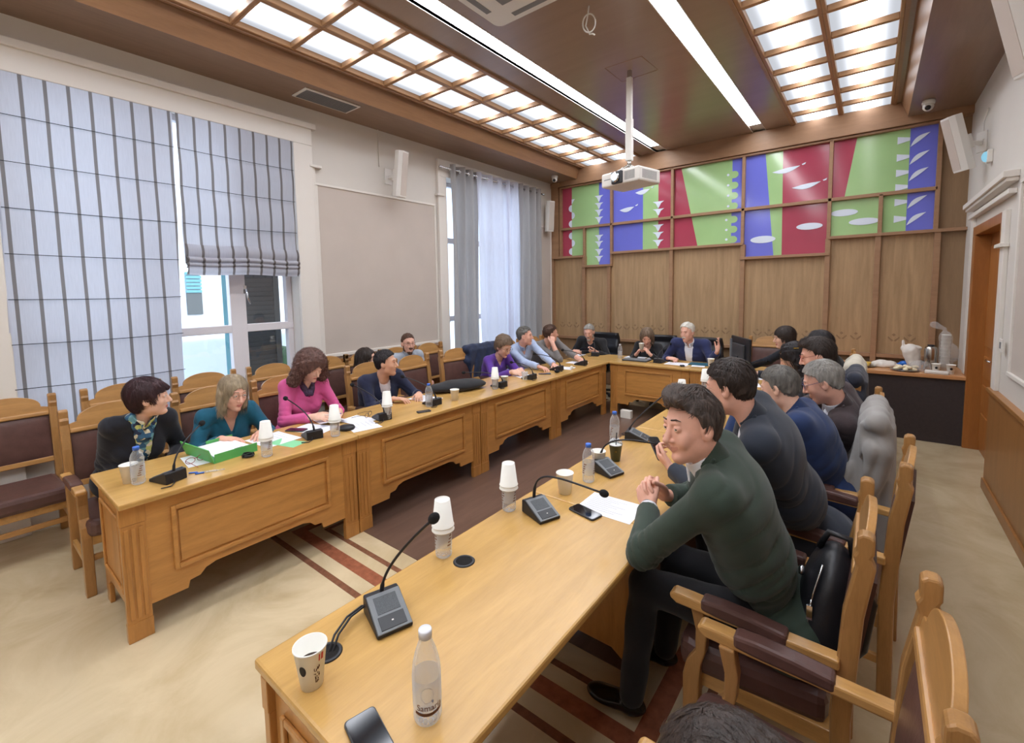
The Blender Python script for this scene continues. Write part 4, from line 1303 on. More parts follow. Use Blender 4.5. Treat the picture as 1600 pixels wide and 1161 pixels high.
def hair(parent, org, c, Fr, S, style, hmat, h, seed=0, name='hair'):
    W = lambda x, y, z: c + (Fr[0] * x + Fr[1] * y + Fr[2] * z) * S
    E = lambda p, r: ell(W(*p), np.array(r) * S, Fr)
    loc = lambda P: ((P - c.astype(f32)) @ Fr.T.astype(f32)) / S
    big = style in ('long', 'curly_long', 'bob', 'wavy_long')
    ext = .34 if big else .17
    lo, hi = c - ext * S, c + .19 * S
    v = Vol(np.minimum(lo, c - .19), np.maximum(hi, c + .19), h)
    def hl(x, pts): return np.interp(x, [p[0] for p in pts], [p[1] for p in pts]).astype(f32)
    if style in ('short', 'quiff', 'crop', 'side', 'thin'):
        t = {'short': .013, 'quiff': .016, 'crop': .009, 'side': .015, 'thin': .008}[style]
        v.add(E((-.015, 0, .035), (.096 + t, .076 + t * .8, .09 + t)))
        v.add(E((-.05, 0, -.02), (.055 + t * .5, .062 + t * .5, .06)), .02)
        if style == 'quiff':
            v.add(rc(W(.05, -.03, .125), W(.075, .035, .118), .030 * S, .026 * S), .03)
            v.add(rc(W(.03, 0, .128), W(-.04, 0, .12), .032 * S, .03 * S), .03)
        if style == 'side': v.add(E((.03, .01, .105), (.06, .06, .035)), .03)
        pts = [(-.12, -.06), (-.06, -.065), (-.032, -.045), (-.024, .0), (-.004, .012), (.012, .006), (.020, .052), (.045, .072), (.075, .094), (.12, .11)]
        if style == 'thin': pts = [(-.12, -.06), (-.06, -.065), (-.03, -.045), (-.022, -.01), (.004, -.01), (.014, .01), (.018, .06), (.04, .09), (.06, .112), (.12, .14)]
        if style == 'quiff': pts = pts[:-3] + [(.045, .072), (.07, .092), (.12, .10)]
        v.cut(lambda P: (lambda q: (hl(q[..., 0], pts) - q[..., 2]) * .8 * S)(loc(P)))
        fr, am = (150, .0030) if h < .005 else (90, .004)
        if style == 'crop': am *= .6
        def dsp(P):
            q = loc(P)
            return am * np.sin(q[..., 1] * fr * 2.2 + 3.0 * np.sin(q[..., 0] * 34 + seed) + 2.2 * np.sin(q[..., 2] * 30 + 1.7 * seed)) + am * .8 * waves(q, 90, seed)
        v.disp(dsp)
        v.disp(lambda P: .0075 * S * np.clip((.035 - loc(P)[..., 2]) / .07, 0, 1))
    elif style == 'curly_short':
        v.add(E((-.02, 0, .04), (.118, .10, .108))); v.add(E((-.05, 0, -.03), (.07, .085, .07)), .03)
        pts = [(-.13, -.10), (-.03, -.09), (.0, -.03), (.02, .0), (.03, .04), (.07, .075), (.12, .085)]
        v.cut(lambda P: (lambda q: (hl(q[..., 0], pts) - q[..., 2]) * .8 * S)(loc(P)))
        v.disp(lambda P: .007 * waves(loc(P), 105, seed, 6))
    elif style == 'bob':
        v.add(E((-.018, 0, .035), (.108, .094, .103)))
        for s in (-1, 1): v.add(rc(W(-.01, s * .072, .0), W(.012, s * .074, -.098), .034 * S, .026 * S), .03)
        v.add(rc(W(-.06, 0, .0), W(-.062, 0, -.09), .058 * S, .05 * S), .03)
        v.sub(E((.085, -.006, -.05), (.068, .052, .115)), .012)
        v.cut(lambda P: (lambda q: (-.125 - q[..., 2]) * S)(loc(P)))
        v.disp(lambda P: (lambda q: .0022 * np.sin(q[..., 1] * 260 + 4 * np.sin(q[..., 0] * 20) + 2 * np.sin(q[..., 2] * 14)) + .002 * waves(q, 40, seed))(loc(P)))
    elif style == 'pixie':
        v.add(E((-.022, 0, .042), (.110, .092, .100))); v.add(E((-.055, 0, -.01), (.065, .074, .085)), .03)
        v.add(rc(W(.05, -.035, .085), W(.088, .01, .058), .030 * S, .020 * S), .02)
        for s in (-1, 1): v.add(rc(W(.02, s * .07, .04), W(.028, s * .074, -.005), .018 * S, .009 * S), .015)
        pts = [(-.13, -.085), (-.06, -.10), (-.035, -.06), (-.02, -.018), (.004, -.012), (.03, -.02), (.05, .03), (.09, .045), (.13, .04)]
        v.cut(lambda P: (lambda q: (hl(q[..., 0], pts) - q[..., 2]) * .8 * S)(loc(P)))
        v.disp(lambda P: (lambda q: .0028 * np.sin(q[..., 1] * 210 + 5 * np.sin(q[..., 0] * 26) + 2 * np.sin(q[..., 2] * 24)) + .003 * waves(q, 60, seed))(loc(P)))
    elif style == 'fringe_bob':
        v.add(E((-.018, 0, .038), (.110, .092, .100))); v.add(E((-.05, 0, -.03), (.06, .082, .09)), .03)
        for s in (-1, 1): v.add(rc(W(-.02, s * .074, .02), W(-.012, s * .074, -.07), .026 * S, .02 * S), .02)
        v.sub(E((.10, 0, -.045), (.075, .066, .088)), .008)
        v.cut(lambda P: (lambda q: (-.10 - q[..., 2]) * S)(loc(P)))
        v.disp(lambda P: (lambda q: .002 * np.sin(q[..., 1] * 240 + 3 * np.sin(q[..., 2] * 14)))(loc(P)))
    elif style in ('long', 'wavy_long'):
        v.add(E((-.02, 0, .036), (.106, .090, .098)))
        v.add(rc(W(-.055, 0, .0), W(-.085, 0, -.24), .075 * S, .075 * S), .04)
        for s in (-1, 1): v.add(rc(W(-.01, s * .066, .0), W(-.01, s * .085, -.21), .030 * S, .032 * S), .03)
        v.sub(E((.085, 0, -.05), (.075, .056, .125)), .012)
        a = .003 if style == 'long' else .007
        v.disp(lambda P: (lambda q: a * np.sin(q[..., 1] * 120 + 4 * np.sin(q[..., 0] * 20) + 3 * np.sin(q[..., 2] * (10 if style == 'long' else 40))) + (.002 if style == 'long' else .006) * waves(q, 60, seed))(loc(P)))
    elif style == 'curly_long':
        v.add(E((-.02, 0, .04), (.125, .118, .108)))
        for s in (-1, 1):
            v.add(rc(W(-.01, s * .09, .01), W(-.005, s * .125, -.12), .052 * S, .055 * S), .04)
        v.add(rc(W(-.06, 0, 0), W(-.07, 0, -.13), .09 * S, .085 * S), .04)
        v.sub(E((.09, -.004, -.055), (.075, .05, .115)), .012)
        v.disp(lambda P: .010 * waves(loc(P), 120, seed, 7) + .006 * waves(loc(P), 260, seed + 3, 5))
    elif style == 'tied':
        v.add(E((-.02, 0, .036), (.104, .086, .098))); v.add(E((-.05, 0, -.02), (.06, .07, .07)), .02)
        pts = [(-.12, -.08), (-.05, -.07), (-.02, -.02), (.01, 0), (.02, .04), (.06, .08), (.12, .09)]
        v.cut(lambda P: (lambda q: (hl(q[..., 0], pts) - q[..., 2]) * .8 * S)(loc(P)))
    pos, F_ = v.mesh()
    # loose strands lying over the mass of hair
    rs = np.random.RandomState(seed + 11)
    n = {True: 4200, False: 1500}[h < .0045] if h < .0058 else 700
    if style == 'thin' or len(pos) == 0: n = 600
    p = pos[rs.randint(0, len(pos), n)] if len(pos) else np.zeros((0, 3))
    q = ((p - c) @ Fr.T) / S
    rad = np.array([.105, .088, .10]); nl = q - np.array([-.018, 0, .03]); nl = nl / rad ** 2; nl /= np.linalg.norm(nl, axis=1)[:, None] + 1e-9
    keep = np.ones(len(q), bool); q = q[keep]; nl = nl[keep]; n = len(q)
    jit = rs.normal(size=(n, 3))
    L = {'short': .030, 'quiff': .034, 'crop': .016, 'side': .045, 'thin': .02, 'pixie': .04, 'curly_short': .03, 'bob': .05, 'fringe_bob': .05, 'long': .12, 'wavy_long': .10, 'curly_long': .055, 'tied': .04}[style]
    Ls = L * rs.uniform(.6, 1.25, n)[:, None] / 5
    if style in ('bob', 'fringe_bob', 'long', 'wavy_long'): d = np.stack([np.zeros(n), np.sign(q[:, 1]) * .15 * (q[:, 2] > .03), -np.ones(n)], 1) + jit * .10 + np.array([.15, 0, 0]) * (q[:, 2:3] > .06)
    elif style in ('curly_short', 'curly_long'): d = jit + np.array([0, 0, -.5])
    else:
        d = q - np.array([-.055, .012, .135]); d /= np.linalg.norm(d, axis=1)[:, None] + 1e-9; d += jit * .16
        if style in ('quiff', 'side', 'short', 'crop'):
            f_ = np.clip((q[:, 0] + .01) / .06, 0, 1)[:, None] * np.clip((q[:, 2] - .05) / .04, 0, 1)[:, None]
            d = d * (1 - f_) + (np.array([-.55, -.55, .25]) + jit * .2) * f_
    x = q.copy(); st = [x.copy()]; nn = nl.copy()
    for k in range(5):
        if style in ('curly_short', 'curly_long'): d = d + np.stack([np.sin(k * 1.9 + jit[:, 0] * 6), np.cos(k * 1.9 + jit[:, 1] * 6), np.sin(k * 1.3 + jit[:, 2] * 5)], 1) * 1.1
        nn = (x - [-.018, 0, .03]) / rad ** 2; nn /= np.linalg.norm(nn, axis=1)[:, None] + 1e-9
        low = style in ('bob', 'fringe_bob', 'long', 'wavy_long')
        dt = d - nn * (d * nn).sum(1)[:, None] * (np.clip((x[:, 2:3] + .02) / .05, 0, 1) if low else 1.0)
        dt /= np.linalg.norm(dt, axis=1)[:, None] + 1e-9
        x = x + (dt + nn * (.10 if k < 3 else .03)) * Ls; st.append(x.copy())
    st = np.stack(st, 1)                                   # n, 6, 3
    zf = {'fringe_bob': .03, 'pixie': .045, 'bob': .06, 'curly_long': .055}.get(style, .078)
    ok = ~((st[..., 0] > .045) & (np.abs(st[..., 1]) < .056) & (st[..., 2] < zf)).any(1)
    if style in ('short', 'quiff', 'crop', 'side', 'thin', 'tied'): ok &= ~((st[..., 0] > .010) & (st[..., 2] < .045)).any(1) & ~(st[..., 2] < -.085).any(1) & ~((st[..., 0] > -.03) & (st[..., 2] < -.018)).any(1)
    st = st[ok]; nn = nn[ok]; n = len(st)
    if n == 0: return to_obj(name, [(pos, F_)], org, [hmat], parent)
    tg = np.gradient(st, axis=1); sd = np.cross(tg, nn[:, None, :]); sd /= np.linalg.norm(sd, axis=2)[:, :, None] + 1e-9
    wdt = (.0010 if h < .0045 else .0016 if h < .0058 else .0026) * np.array([1, 1, .9, .75, .5, .15])[None, :, None] * rs.uniform(.6, 1.5, (len(st), 1, 1))
    a = st - sd * wdt; b = st + sd * wdt
    vv = np.stack([a, b], 2).reshape(-1, 3) * S @ Fr + c
    base = (np.arange(n) * 12)[:, None, None] + (np.arange(5) * 2)[None, :, None]
    ff = (base + np.array([0, 1, 3, 2])[None, None, :]).reshape(-1, 4)
    return to_obj(name, [(pos, F_), (vv, ff)], org, [hmat], parent)
def beard(parent, org, c, Fr, S, hmat, h, kind='beard'):
    W = lambda x, y, z: c + (Fr[0] * x + Fr[1] * y + Fr[2] * z) * S
    E = lambda p, r: ell(W(*p), np.array(r) * S, Fr)
    loc = lambda P: ((P - c.astype(f32)) @ Fr.T.astype(f32)) / S
    v = Vol(c - .17 * S, c + .16 * S, h)
    if kind == 'beard':
        v.add(rc(W(.005, 0, -.066), W(.068, 0, -.104), .053 * S, .029 * S))
        for s in (-1, 1): v.add(rc(W(.008, s * .055, -.02), W(.012, s * .05, -.07), .017 * S, .024 * S), .02)
        if h < .0055: v.sub(E((.100, 0, -.060), (.018, .017, .0045)), .002)
        v.cut(lambda P: (lambda q: (q[..., 2] - np.where(q[..., 0] > .07, -.040, np.where(q[..., 0] > .03, -.052, -.004))) * S)(loc(P)))
        v.sub(E((-.06, 0, -.06), (.06, .08, .08)), .01)
        v.add(rc(W(.099, -.022, -.047), W(.099, .022, -.047), .0062 * S, .0062 * S), .006)
    else:
        for s in (-1, 1): v.add(rc(W(.102, s * .002, -.044), W(.092, s * .026, -.055), .0085 * S, .005 * S), .004)
    v.disp(lambda P: .0015 * waves(loc(P), 260, 2))
    to_obj('beard' if kind == 'beard' else 'moustache', [v.mesh()], org, [hmat], parent)
def glasses(parent, org, c, Fr, S, gm, r=.022, thick=.0013, on_head=False):
    dz = .085 if on_head else .012; dx = .098 if not on_head else .075
    W = lambda x, y, z: Vector(c + (Fr[0] * x + Fr[1] * y + Fr[2] * z) * S - org)
    m = MB().use(gm)
    for s in (-1, 1):
        m.tube([W(dx + .004 - .006 * abs(math.cos(a)), s * .033 + r * 1.1 * math.cos(a), dz + r * .8 * math.sin(a)) for a in [2*PI*k/20 for k in range(20)]], thick, 6, True)
        m.tube([W(dx, s * .056, dz + .006), W(dx - .035, s * .074, dz + .006), W(.0, s * .080, dz + .006 if not on_head else dz - .03), W(-.015, s * .080, dz - .008 if not on_head else dz - .05)], thick, 6)
    m.tube([W(dx + .003, -.010, dz + .004), W(dx + .007, 0, dz + .007), W(dx + .003, .010, dz + .004)], thick, 6)
    m.build('glasses', None, parent)

def hand_vol(wrist, d, n, h, side, curl=.35, S=1.0, spread=.0, thumb=.6, fore=None, curls=None):
    """d: along the fingers, n: out of the palm, side=+1 left hand. thumb leaves the side of the palm"""
    d = nrm(d); n = nrm(n - d * np.dot(n, d)); t = np.cross(n, d) * side          # toward the thumb
    t = nrm(t); w = np.array(wrist, float)
    v = Vol(w - .22 * S, w + .22 * S, h)
    A = lambda x, y, z: w + (d * x + t * y + n * z) * S
    Fr = np.array([d, t, n])
    if fore is not None: v.add(rc(np.array(fore), w, .030 * S, .024 * S))
    v.add(ell(A(.006, 0, 0), np.array((.03, .027, .019)) * S, Fr), .01)
    v.add(ell(A(.050, .002, 0), np.array((.052, .042, .0155)) * S, Fr), .012)
    v.add(ell(A(.035, .026, .008), np.array((.032, .016, .015)) * S, Fr), .012)
    tips = []
    L = ((.043, .027, .022), (.047, .030, .023), (.044, .028, .022), (.034, .021, .020))
    for i, (ln_, yy) in enumerate(zip(L, (.030, .0105, -.009, -.027))):
        cu = (curls[i] if curls else curl)
        p = A(.090 - .004 * abs(i - 1), yy, 0); a = cu * .8; sp = spread * (1.5 - i)
        r0 = .0092 if i < 3 else .0080
        for j, l_ in enumerate(ln_):
            dr = nrm((d * math.cos(a) + n * math.sin(a)) + t * sp)
            q = p + dr * l_ * S
            v.add(rc(p, q, (r0 - .0008 * j) * S, (r0 - .0008 * (j + 1)) * S), .0035 if j == 0 else .0015)
            p = q; a += cu * (1.25 if j == 0 else .8)
        tips.append(p)
    p = A(.028, .034, .006); dirs = [nrm(d * .75 + t * .75 * thumb + n * .25), nrm(d * .9 + t * .35 * thumb + n * .35), nrm(d * .95 + t * .1 + n * .45)]
    for j, (l_, dr) in enumerate(zip((.036, .030, .024), dirs)):
        q = p + dr * l_ * S
        v.add(rc(p, q, (.0125 - .0012 * j) * S, (.0115 - .0012 * j) * S), .006 if j == 0 else .002); p = q
    return v
def ik(sh, wr, l1, l2, hint):
    d = wr - sh; L = np.linalg.norm(d); k = 1.0
    if L > (l1 + l2) * .985: k = L / ((l1 + l2) * .985); l1 *= k; l2 *= k
    L = max(L, abs(l1 - l2) + .01)
    a = (l1 * l1 - l2 * l2 + L * L) / (2 * L); hh = math.sqrt(max(l1 * l1 - a * a, 0))
    u = nrm(d); p = nrm(np.array(hint) - u * np.dot(hint, u))
    return sh + u * a + p * hh

def person(label, hip, yaw, head, hyaw, hpitch=0.0, hroll=0.0, hands=None, top='jacket', topmat='black_cloth', undermat='shirt_white', legmat='trousers_black', hairs=('short', 'hair_dark'),
           skin='skin_light', fem=False, h=.006, glass=None, beardk=None, S=1.0, width=1.0, smile=0, eyes_closed=False, scarf=None, collar=None, hood=False, legs=True, thigh=None, short_sleeve=False, twist=0.0,
           brow_lift=0.0, group=None, knees=None, feet=None, nose=1.0, jaw=1.0, lift_sh=0.0, seed=0, vneck=.10, elbows=None, belly=1.0, look=None):
    hip = V3(*hip); head = V3(*head); org = V3(hip[0], hip[1], 0)
    Fr = frame(hyaw, hpitch, hroll)
    neck = head - Fr[2] * .105 * S - Fr[0] * .030 * S; neck = neck + (V3(hip[0], hip[1], neck[2]) - neck) * .08
    neck[2] = head[2] - .118 * S
    B = frame(yaw + twist); F, Lf = B[0], B[1]
    U = nrm(neck - hip); Fc = nrm(np.cross(Lf, U)); Lc = np.cross(U, Fc); T = np.array([Fc, Lc, U])
    sw = (.148 if fem else .160) * width
    g = width
    sh = {s: neck - U * (.050 - lift_sh) + Lc * s * sw - Fc * .005 for s in (1, -1)}
    tl = np.linalg.norm(neck - hip)
    hands = hands or {}
    arm = {}
    for s in (1, -1):
        hd = hands.get(s)
        if hd is None: hd = dict(p=hip + F * .30 + Lf * s * .10 + V3(0, 0, .12), d=F, n=V3(0, 0, -1), curl=.5)
        hd = dict(hd); w = V3(*hd['p'])
        hint = hd.get('hint', Lc * s * .55 - U * .8 - Fc * .25)
        el = V3(*hd['el']) if 'el' in hd else ik(sh[s], w, .285 * S, .25 * S, hint)
        arm[s] = (sh[s], el, w, hd)
    # thighs and shins
    L_ = {}
    for s in (1, -1):
        hj = hip + Lf * s * .085 - V3(0, 0, .01)
        kn = V3(*knees[s]) if knees else hip + F * .40 + Lf * s * .11 + V3(0, 0, -.02)
        ft = V3(*feet[s]) if feet else V3(kn[0], kn[1], .09) - F * .02
        if not feet: ft[2] = .09
        L_[s] = (hj, kn, ft)
    ch = max(h * 1.6, .007)
    def torso(v, inf, waist=True):
        v.add(ell(hip + U * .02, (.125 + inf, .165 * g + inf, .12), T))
        v.add(ell(hip + U * tl * .42 + Fc * .012, ((.112 if fem else .12) * belly * (g * .5 + .5) + inf, (.135 if fem else .155) * g + inf, .17), T), .06)
        v.add(ell(neck - U * .20, ((.112 if fem else .118) * (g * .5 + .5) + inf, (.150 if fem else .172) * g + inf, .165), T), .06)
        if fem:
            for s in (-1, 1): v.add(ell(neck - U * .22 + Fc * .075 + Lc * s * .065, (.058 + inf, .062 + inf, .062), T), .03)
        for s in (-1, 1):
            v.add(rc(neck - U * .035, sh[s] + U * .0, .048 + inf * .6, .042 + inf), .03)
            v.add(ell(neck - U * .14 - Fc * .030, (.080 + inf, (.150 if fem else .176) * g + inf, .115), T), .05)
            v.add(rc(sh[s] - U * .01 - Fc * .012, neck - U * .30 + Lc * s * (.095 if fem else .125) * g - Fc * .01, (.034 if fem else .044) + inf, .046 + inf), .05)
        if not fem: v.add(rc(sh[1] - Fc * .02 - U * .01, sh[-1] - Fc * .02 - U * .01, .040 + inf, .040 + inf), .05)
    def arms(v, inf, upto=1.0, only=None):
        for s in (1, -1):
            a, e, w, hd = arm[s]
            v.add(rc(a, e, (.042 if fem else .045) + inf, (.037 if fem else .042) + inf), .04)
            if upto > 0:
                q = e + (w - e) * upto
                v.add(rc(e, q, (.038 if fem else .043) + inf, .034 + inf * .9), .02)
    pts = [hip - .22, hip + .22, neck + .02] + [p for s in (1, -1) for p in arm[s][:3]]
    lo = np.min(pts, 0) - .13; hi = np.max(pts, 0) + .13
    lo[2] = min(lo[2], hip[2] - .1)
    # ---- the body (skin)
    hv, W = head_parts(head, Fr, h, neck - U * .05, fem, eyes_closed, smile, S, jaw, nose, ears=True)
    parts = [hv.mesh()]
    bv = Vol(lo, hi, .014); torso(bv, -.022); arms(bv, -.012, .97)
    if legs:
        pass
    parts.append(bv.mesh())
    if short_sleeve:
        fv = Vol(lo, hi, .008); arms(fv, -.004, 1.0); parts.append(fv.mesh())
    for s in (1, -1):
        a, e, w, hd = arm[s]
        parts.append(hand_vol(w, V3(*hd['d']), V3(*hd['n']), max(.003, min(h, .0055)) , s, hd.get('curl', .35), S * hd.get('size', .97), hd.get('spread', .03), hd.get('thumb', .7), fore=w + nrm(e - w) * .09, curls=hd.get('curls')).mesh())
    lipc = [W(.0915, 0, -.0555), W(.0885, 0, -.067)]
    def mf(P):
        q = ((P - head) @ Fr.T) / S
        a = ((q[:, 0] - .092) / .016) ** 2 + (q[:, 1] / (.0225 + .008 * smile)) ** 2 + ((q[:, 2] + .0615 - .008 * smile * (q[:, 1] / .03) ** 2) / .0088) ** 2
        return (a < 1).astype(int)
    body = to_obj('person', parts, org, [skin, 'lips' if fem else 'lips_pale'], None, mf)
    body.location = tuple(org); tag(body, label, 'person', group)
    if h < .0056: eyes(body, org, W, Fr, S, look)
    else:
        for s in (-1, 1):
            m = MB().use('iris' if not eyes_closed else 'hair_brown'); Mx = Matrix((tuple(Fr[0]), tuple(Fr[1]), tuple(Fr[2]))).transposed().to_4x4()
            m.ball(Vector(W(.0885, s * .031, .0125) - org), (.0045 * S, .0095 * S, .0035 * S), 12, 8, Mx); m.build('eye', None, body)
    if hairs[0]: hair(body, org, head, Fr, S, hairs[0], hairs[1], max(.0032, h * .8), seed)
    bm_ = hairs[1] if hairs[0] else 'hair_dark'
    if h < .02: brows(body, org, W, Fr, S, {'hair_white': 'hair_grey', 'hair_blond_grey': 'hair_grey_brown'}.get(bm_, bm_), h, brow_lift)
    if beardk: beard(body, org, head, Fr, S, beardk[1], max(.004, h * .7), beardk[0])
    if glass: glasses(body, org, head, Fr, S, glass[0], glass[1] if len(glass) > 1 else .022, on_head=len(glass) > 2)
    # ---- clothes
    loc = lambda P: ((P - neck.astype(f32)) @ T.T.astype(f32))
    rdg = lambda x: (1 - np.abs(np.sin(x))) ** 2.5 - .22
    wr = lambda P, a: a * .45 * waves(P, 22, seed, 5) + a * 1.5 * rdg(P @ (T[2] * 30 + T[1] * 16 + T[0] * 9).astype(f32) + 2.6 * waves(P, 9, seed + 1, 4)) * (.5 + .5 * np.sin(P @ np.array([9, 13, 7], f32) + seed))
    neckcut = rc(neck - U * .045 + Fc * .012, neck + U * .16 + Fc * .05, .060 if not fem else .056, .075)
    jk = top in ('jacket', 'cardigan')
    inf = {'jacket': .014, 'cardigan': .010, 'jumper': .009, 'shirt': .007, 'blouse': .010}[top]
    v = Vol(lo - inf, hi + inf, ch)
    torso(v, inf)
    if jk: v.add(ell(hip - U * .02, (.14 + inf, .175 * g + inf, .13), T), .04)
    arms(v, inf, .45 if short_sleeve else 1.0)
    amp = {'jacket': .0055, 'cardigan': .0045, 'jumper': .005, 'shirt': .006, 'blouse': .008}[top]
    v.disp(lambda P: wr(P, amp))
    # creases gathered inside the elbows and at the waist
    for s in (1, -1):
        e = arm[s][1]
        def cre(P, e=e, s=s):
            dd = np.sqrt(((P - e.astype(f32)) ** 2).sum(-1)); ax = nrm(arm[s][1] - arm[s][0]).astype(f32)
            return .011 * np.exp(-(dd / .11) ** 2) * rdg((P - e.astype(f32)) @ ax * 82 + 1.8 * waves(P, 18, seed))
        v.disp(cre)
    v.disp(lambda P: (lambda q: (.011 if h < .004 else .006) * np.exp(-((q[..., 2] + tl * .70) / .15) ** 2) * rdg(q[..., 2] * 44 + 1.9 * np.sin(q[..., 1] * 9 + seed) + 1.4 * np.sin(q[..., 0] * 12)))(loc(P)))
    if not short_sleeve:
        for s in (1, -1):
            e_, w_ = arm[s][1], arm[s][2]; ax = nrm(w_ - e_); cp_ = w_ - ax * .03
            v.cut(lambda P, ax=ax, cp_=cp_, w_=w_: np.minimum((P - cp_.astype(f32)) @ ax.astype(f32), .11 - np.sqrt(((P - w_.astype(f32)) ** 2).sum(-1))))
    v.sub(neckcut, .008)
    vd = vneck
    if jk:
        # opening: V from the collar down, shirt shows
        def op(P):
            q = loc(P); z = -q[..., 2]
            wdt = np.interp(z, [-.05, .02, .06 + vd * 1.6, .07 + vd * 1.6 + .12, .6], [.055, .058, .030, .018 if top == 'jacket' else .05, .02 if top == 'jacket' else .07]).astype(f32)
            return np.minimum(np.minimum(wdt - np.abs(q[..., 1]), q[..., 0] - .01), .21 - q[..., 0])
        v.cut(op)
    elif top in ('blouse', 'shirt', 'jumper'):
        def op(P):
            q = loc(P); z = -q[..., 2]
            wdt = np.interp(z, [-.05, .02, .05 + vd], [.06, .05, -.01]).astype(f32)
            return np.minimum(np.minimum(wdt - np.abs(q[..., 1]), q[..., 0] - .02), .21 - q[..., 0])
        v.cut(op)
    to_obj({'jacket': 'jacket', 'cardigan': 'cardigan', 'jumper': 'jumper', 'shirt': 'shirt', 'blouse': 'blouse'}[top], [v.mesh()], org, [topmat], body)
    if top == 'jacket':
        v = Vol(lo, hi, max(h, .006))
        for s in (-1, 1):
            p0 = neck + U * .02 + Lc * s * .062 - Fc * .03; p1 = neck - U * .03 + Lc * s * .066 + Fc * .045
            p2 = neck - U * (.06 + vd * 1.5) + Lc * s * .030 + Fc * .135
            v.add(rc(p0, p1, .009, .010), .01); v.add(rc(p1, p2, .012, .008), .01)
            v.add(rc(p1 + Lc * s * .018, p2 + Lc * s * .008, .010, .006), .012)
        vc = Vol(neck - .14, neck + .14, max(h, .0045))
        vc.add(rc(neck - U * .05 - Fc * .010, neck + U * .05 + Fc * .012, .078, .066)); vc.sub(rc(neck - U * .10 - Fc * .012, neck + U * .09 + Fc * .018, .070, .055), .002)
        vc.cut(lambda P: (lambda q: np.maximum(np.maximum(q[..., 2] - .030 + q[..., 0] * .55, -.040 - q[..., 2]), q[..., 0] - .045))(loc(P)))
        to_obj('collar', [vc.mesh()], org, [topmat], body)
        to_obj('lapels', [v.mesh()], org, [topmat], body)
    if jk and undermat:
        v = Vol(lo, hi, ch); torso(v, .004); v.disp(lambda P: wr(P, .002)); v.sub(neckcut, .005)
        v.cut(lambda P: (lambda q: np.maximum(-q[..., 0] - .0, np.abs(q[..., 1]) - .12))(loc(P)))
        to_obj('shirt', [v.mesh()], org, [undermat], body)
    if collar:
        r0 = .061 if not fem else .055
        v = Vol(neck - .14, neck + .14, max(.003, h * .7))
        ax0 = neck - U * .035 + Fc * .004; ax1 = neck + U * .045 + Fc * .022
        v.add(rc(ax0, ax1, r0 + .011, r0 + .005)); v.sub(rc(ax0 - U * .05, ax1 + U * .06, r0 + .004, r0 - .002))
        v.cut(lambda P: (lambda q: np.maximum(np.maximum(q[..., 2] - .034 - q[..., 0] * -.25, -.05 - q[..., 2] - q[..., 0] * .1), np.minimum(.006 + (-.02 - q[..., 2]) * -.3 - np.abs(q[..., 1]), q[..., 0] - .0)))(loc(P)))
        for s in (-1, 1):
            v.add(rc(neck + Fc * (r0 + .018) + Lc * s * .016 + U * .0, neck + Fc * (r0 + .03) + Lc * s * .040 - U * .045, .006, .004), .006)
        to_obj('collar', [v.mesh()], org, [collar], body)
    if scarf:
        v = Vol(neck - .34, neck + .2, max(h, .006))
        v.add(rc(neck - Fc * .045 + U * .01, neck + Lc * .062 + U * .005, .026, .026)); v.add(rc(neck - Fc * .045 + U * .01, neck - Lc * .062 + U * .005, .026, .026), .01)
        for s in (-1, 1):
            v.add(rc(neck + Lc * s * .062 + U * .005, neck + Fc * .095 + Lc * s * .018 - U * .09, .027, .022), .015)
            if scarf[1]: v.add(rc(neck + Fc * .09 + Lc * s * .026 - U * .07, neck + Fc * .125 + Lc * s * .03 - U * .28, .03, .034), .015)
        v.disp(lambda P: .006 * waves(P, 60, 3))
        to_obj('scarf', [v.mesh()], org, [scarf[0]], body)
    if legs:
        pp = [hip] + [q for s in (1, -1) for q in L_[s]]
        l2, h2 = np.min(pp, 0) - .14, np.max(pp, 0) + .14; l2[2] = max(l2[2], .0)
        v = Vol(l2, h2, .012 if h < .005 else .016)
        v.add(ell(hip - V3(0, 0, .01), (.13, .175 * g, .10), frame(yaw)))
        for s in (1, -1):
            hj, kn, ft = L_[s]
            v.add(rc(hj, kn, .088 * g, .066), .04); v.add(rc(kn, ft, .066, .050), .03)
        v.disp(lambda P: .005 * waves(P, 26, seed + 2))
        to_obj('trousers', [v.mesh()], org, [legmat], body)
        for s in (1, -1):
            hj, kn, ft = L_[s]; fd = F if not feet else nrm(V3(*(np.array(feet.get('dir', F)))))
            v = Vol(ft - .30, ft + .30, .008 if h < .005 else .014)
            sl = V3(0, 0, 1)
            v.add(rc(ft + V3(0, 0, .02), ft - V3(0, 0, .035), .042, .042)); v.add(ell(ft + fd * .03 - sl * .042, (.09, .042, .036), np.array([fd, np.cross(sl, fd), sl])), .02)
            v.add(ell(ft + fd * .115 - sl * .05, (.082, .046, .030), np.array([fd, np.cross(sl, fd), sl])), .02)
            v.cut(lambda P: .004 - P[..., 2])
            to_obj('shoe', [v.mesh()], org, ['shoe_black'], body)
    return body
# ================================================================ the people in the room
PG = 'people seated along the left row of tables'
F0 = V3(1, 0, 0)
UPz = V3(0, 0, 1); DN = V3(0, 0, -1)
def H(p, d=(1, 0, 0), n=(0, 0, -1), curl=.35, **k): return dict(p=p, d=V3(*d), n=V3(*n), curl=curl, **k)
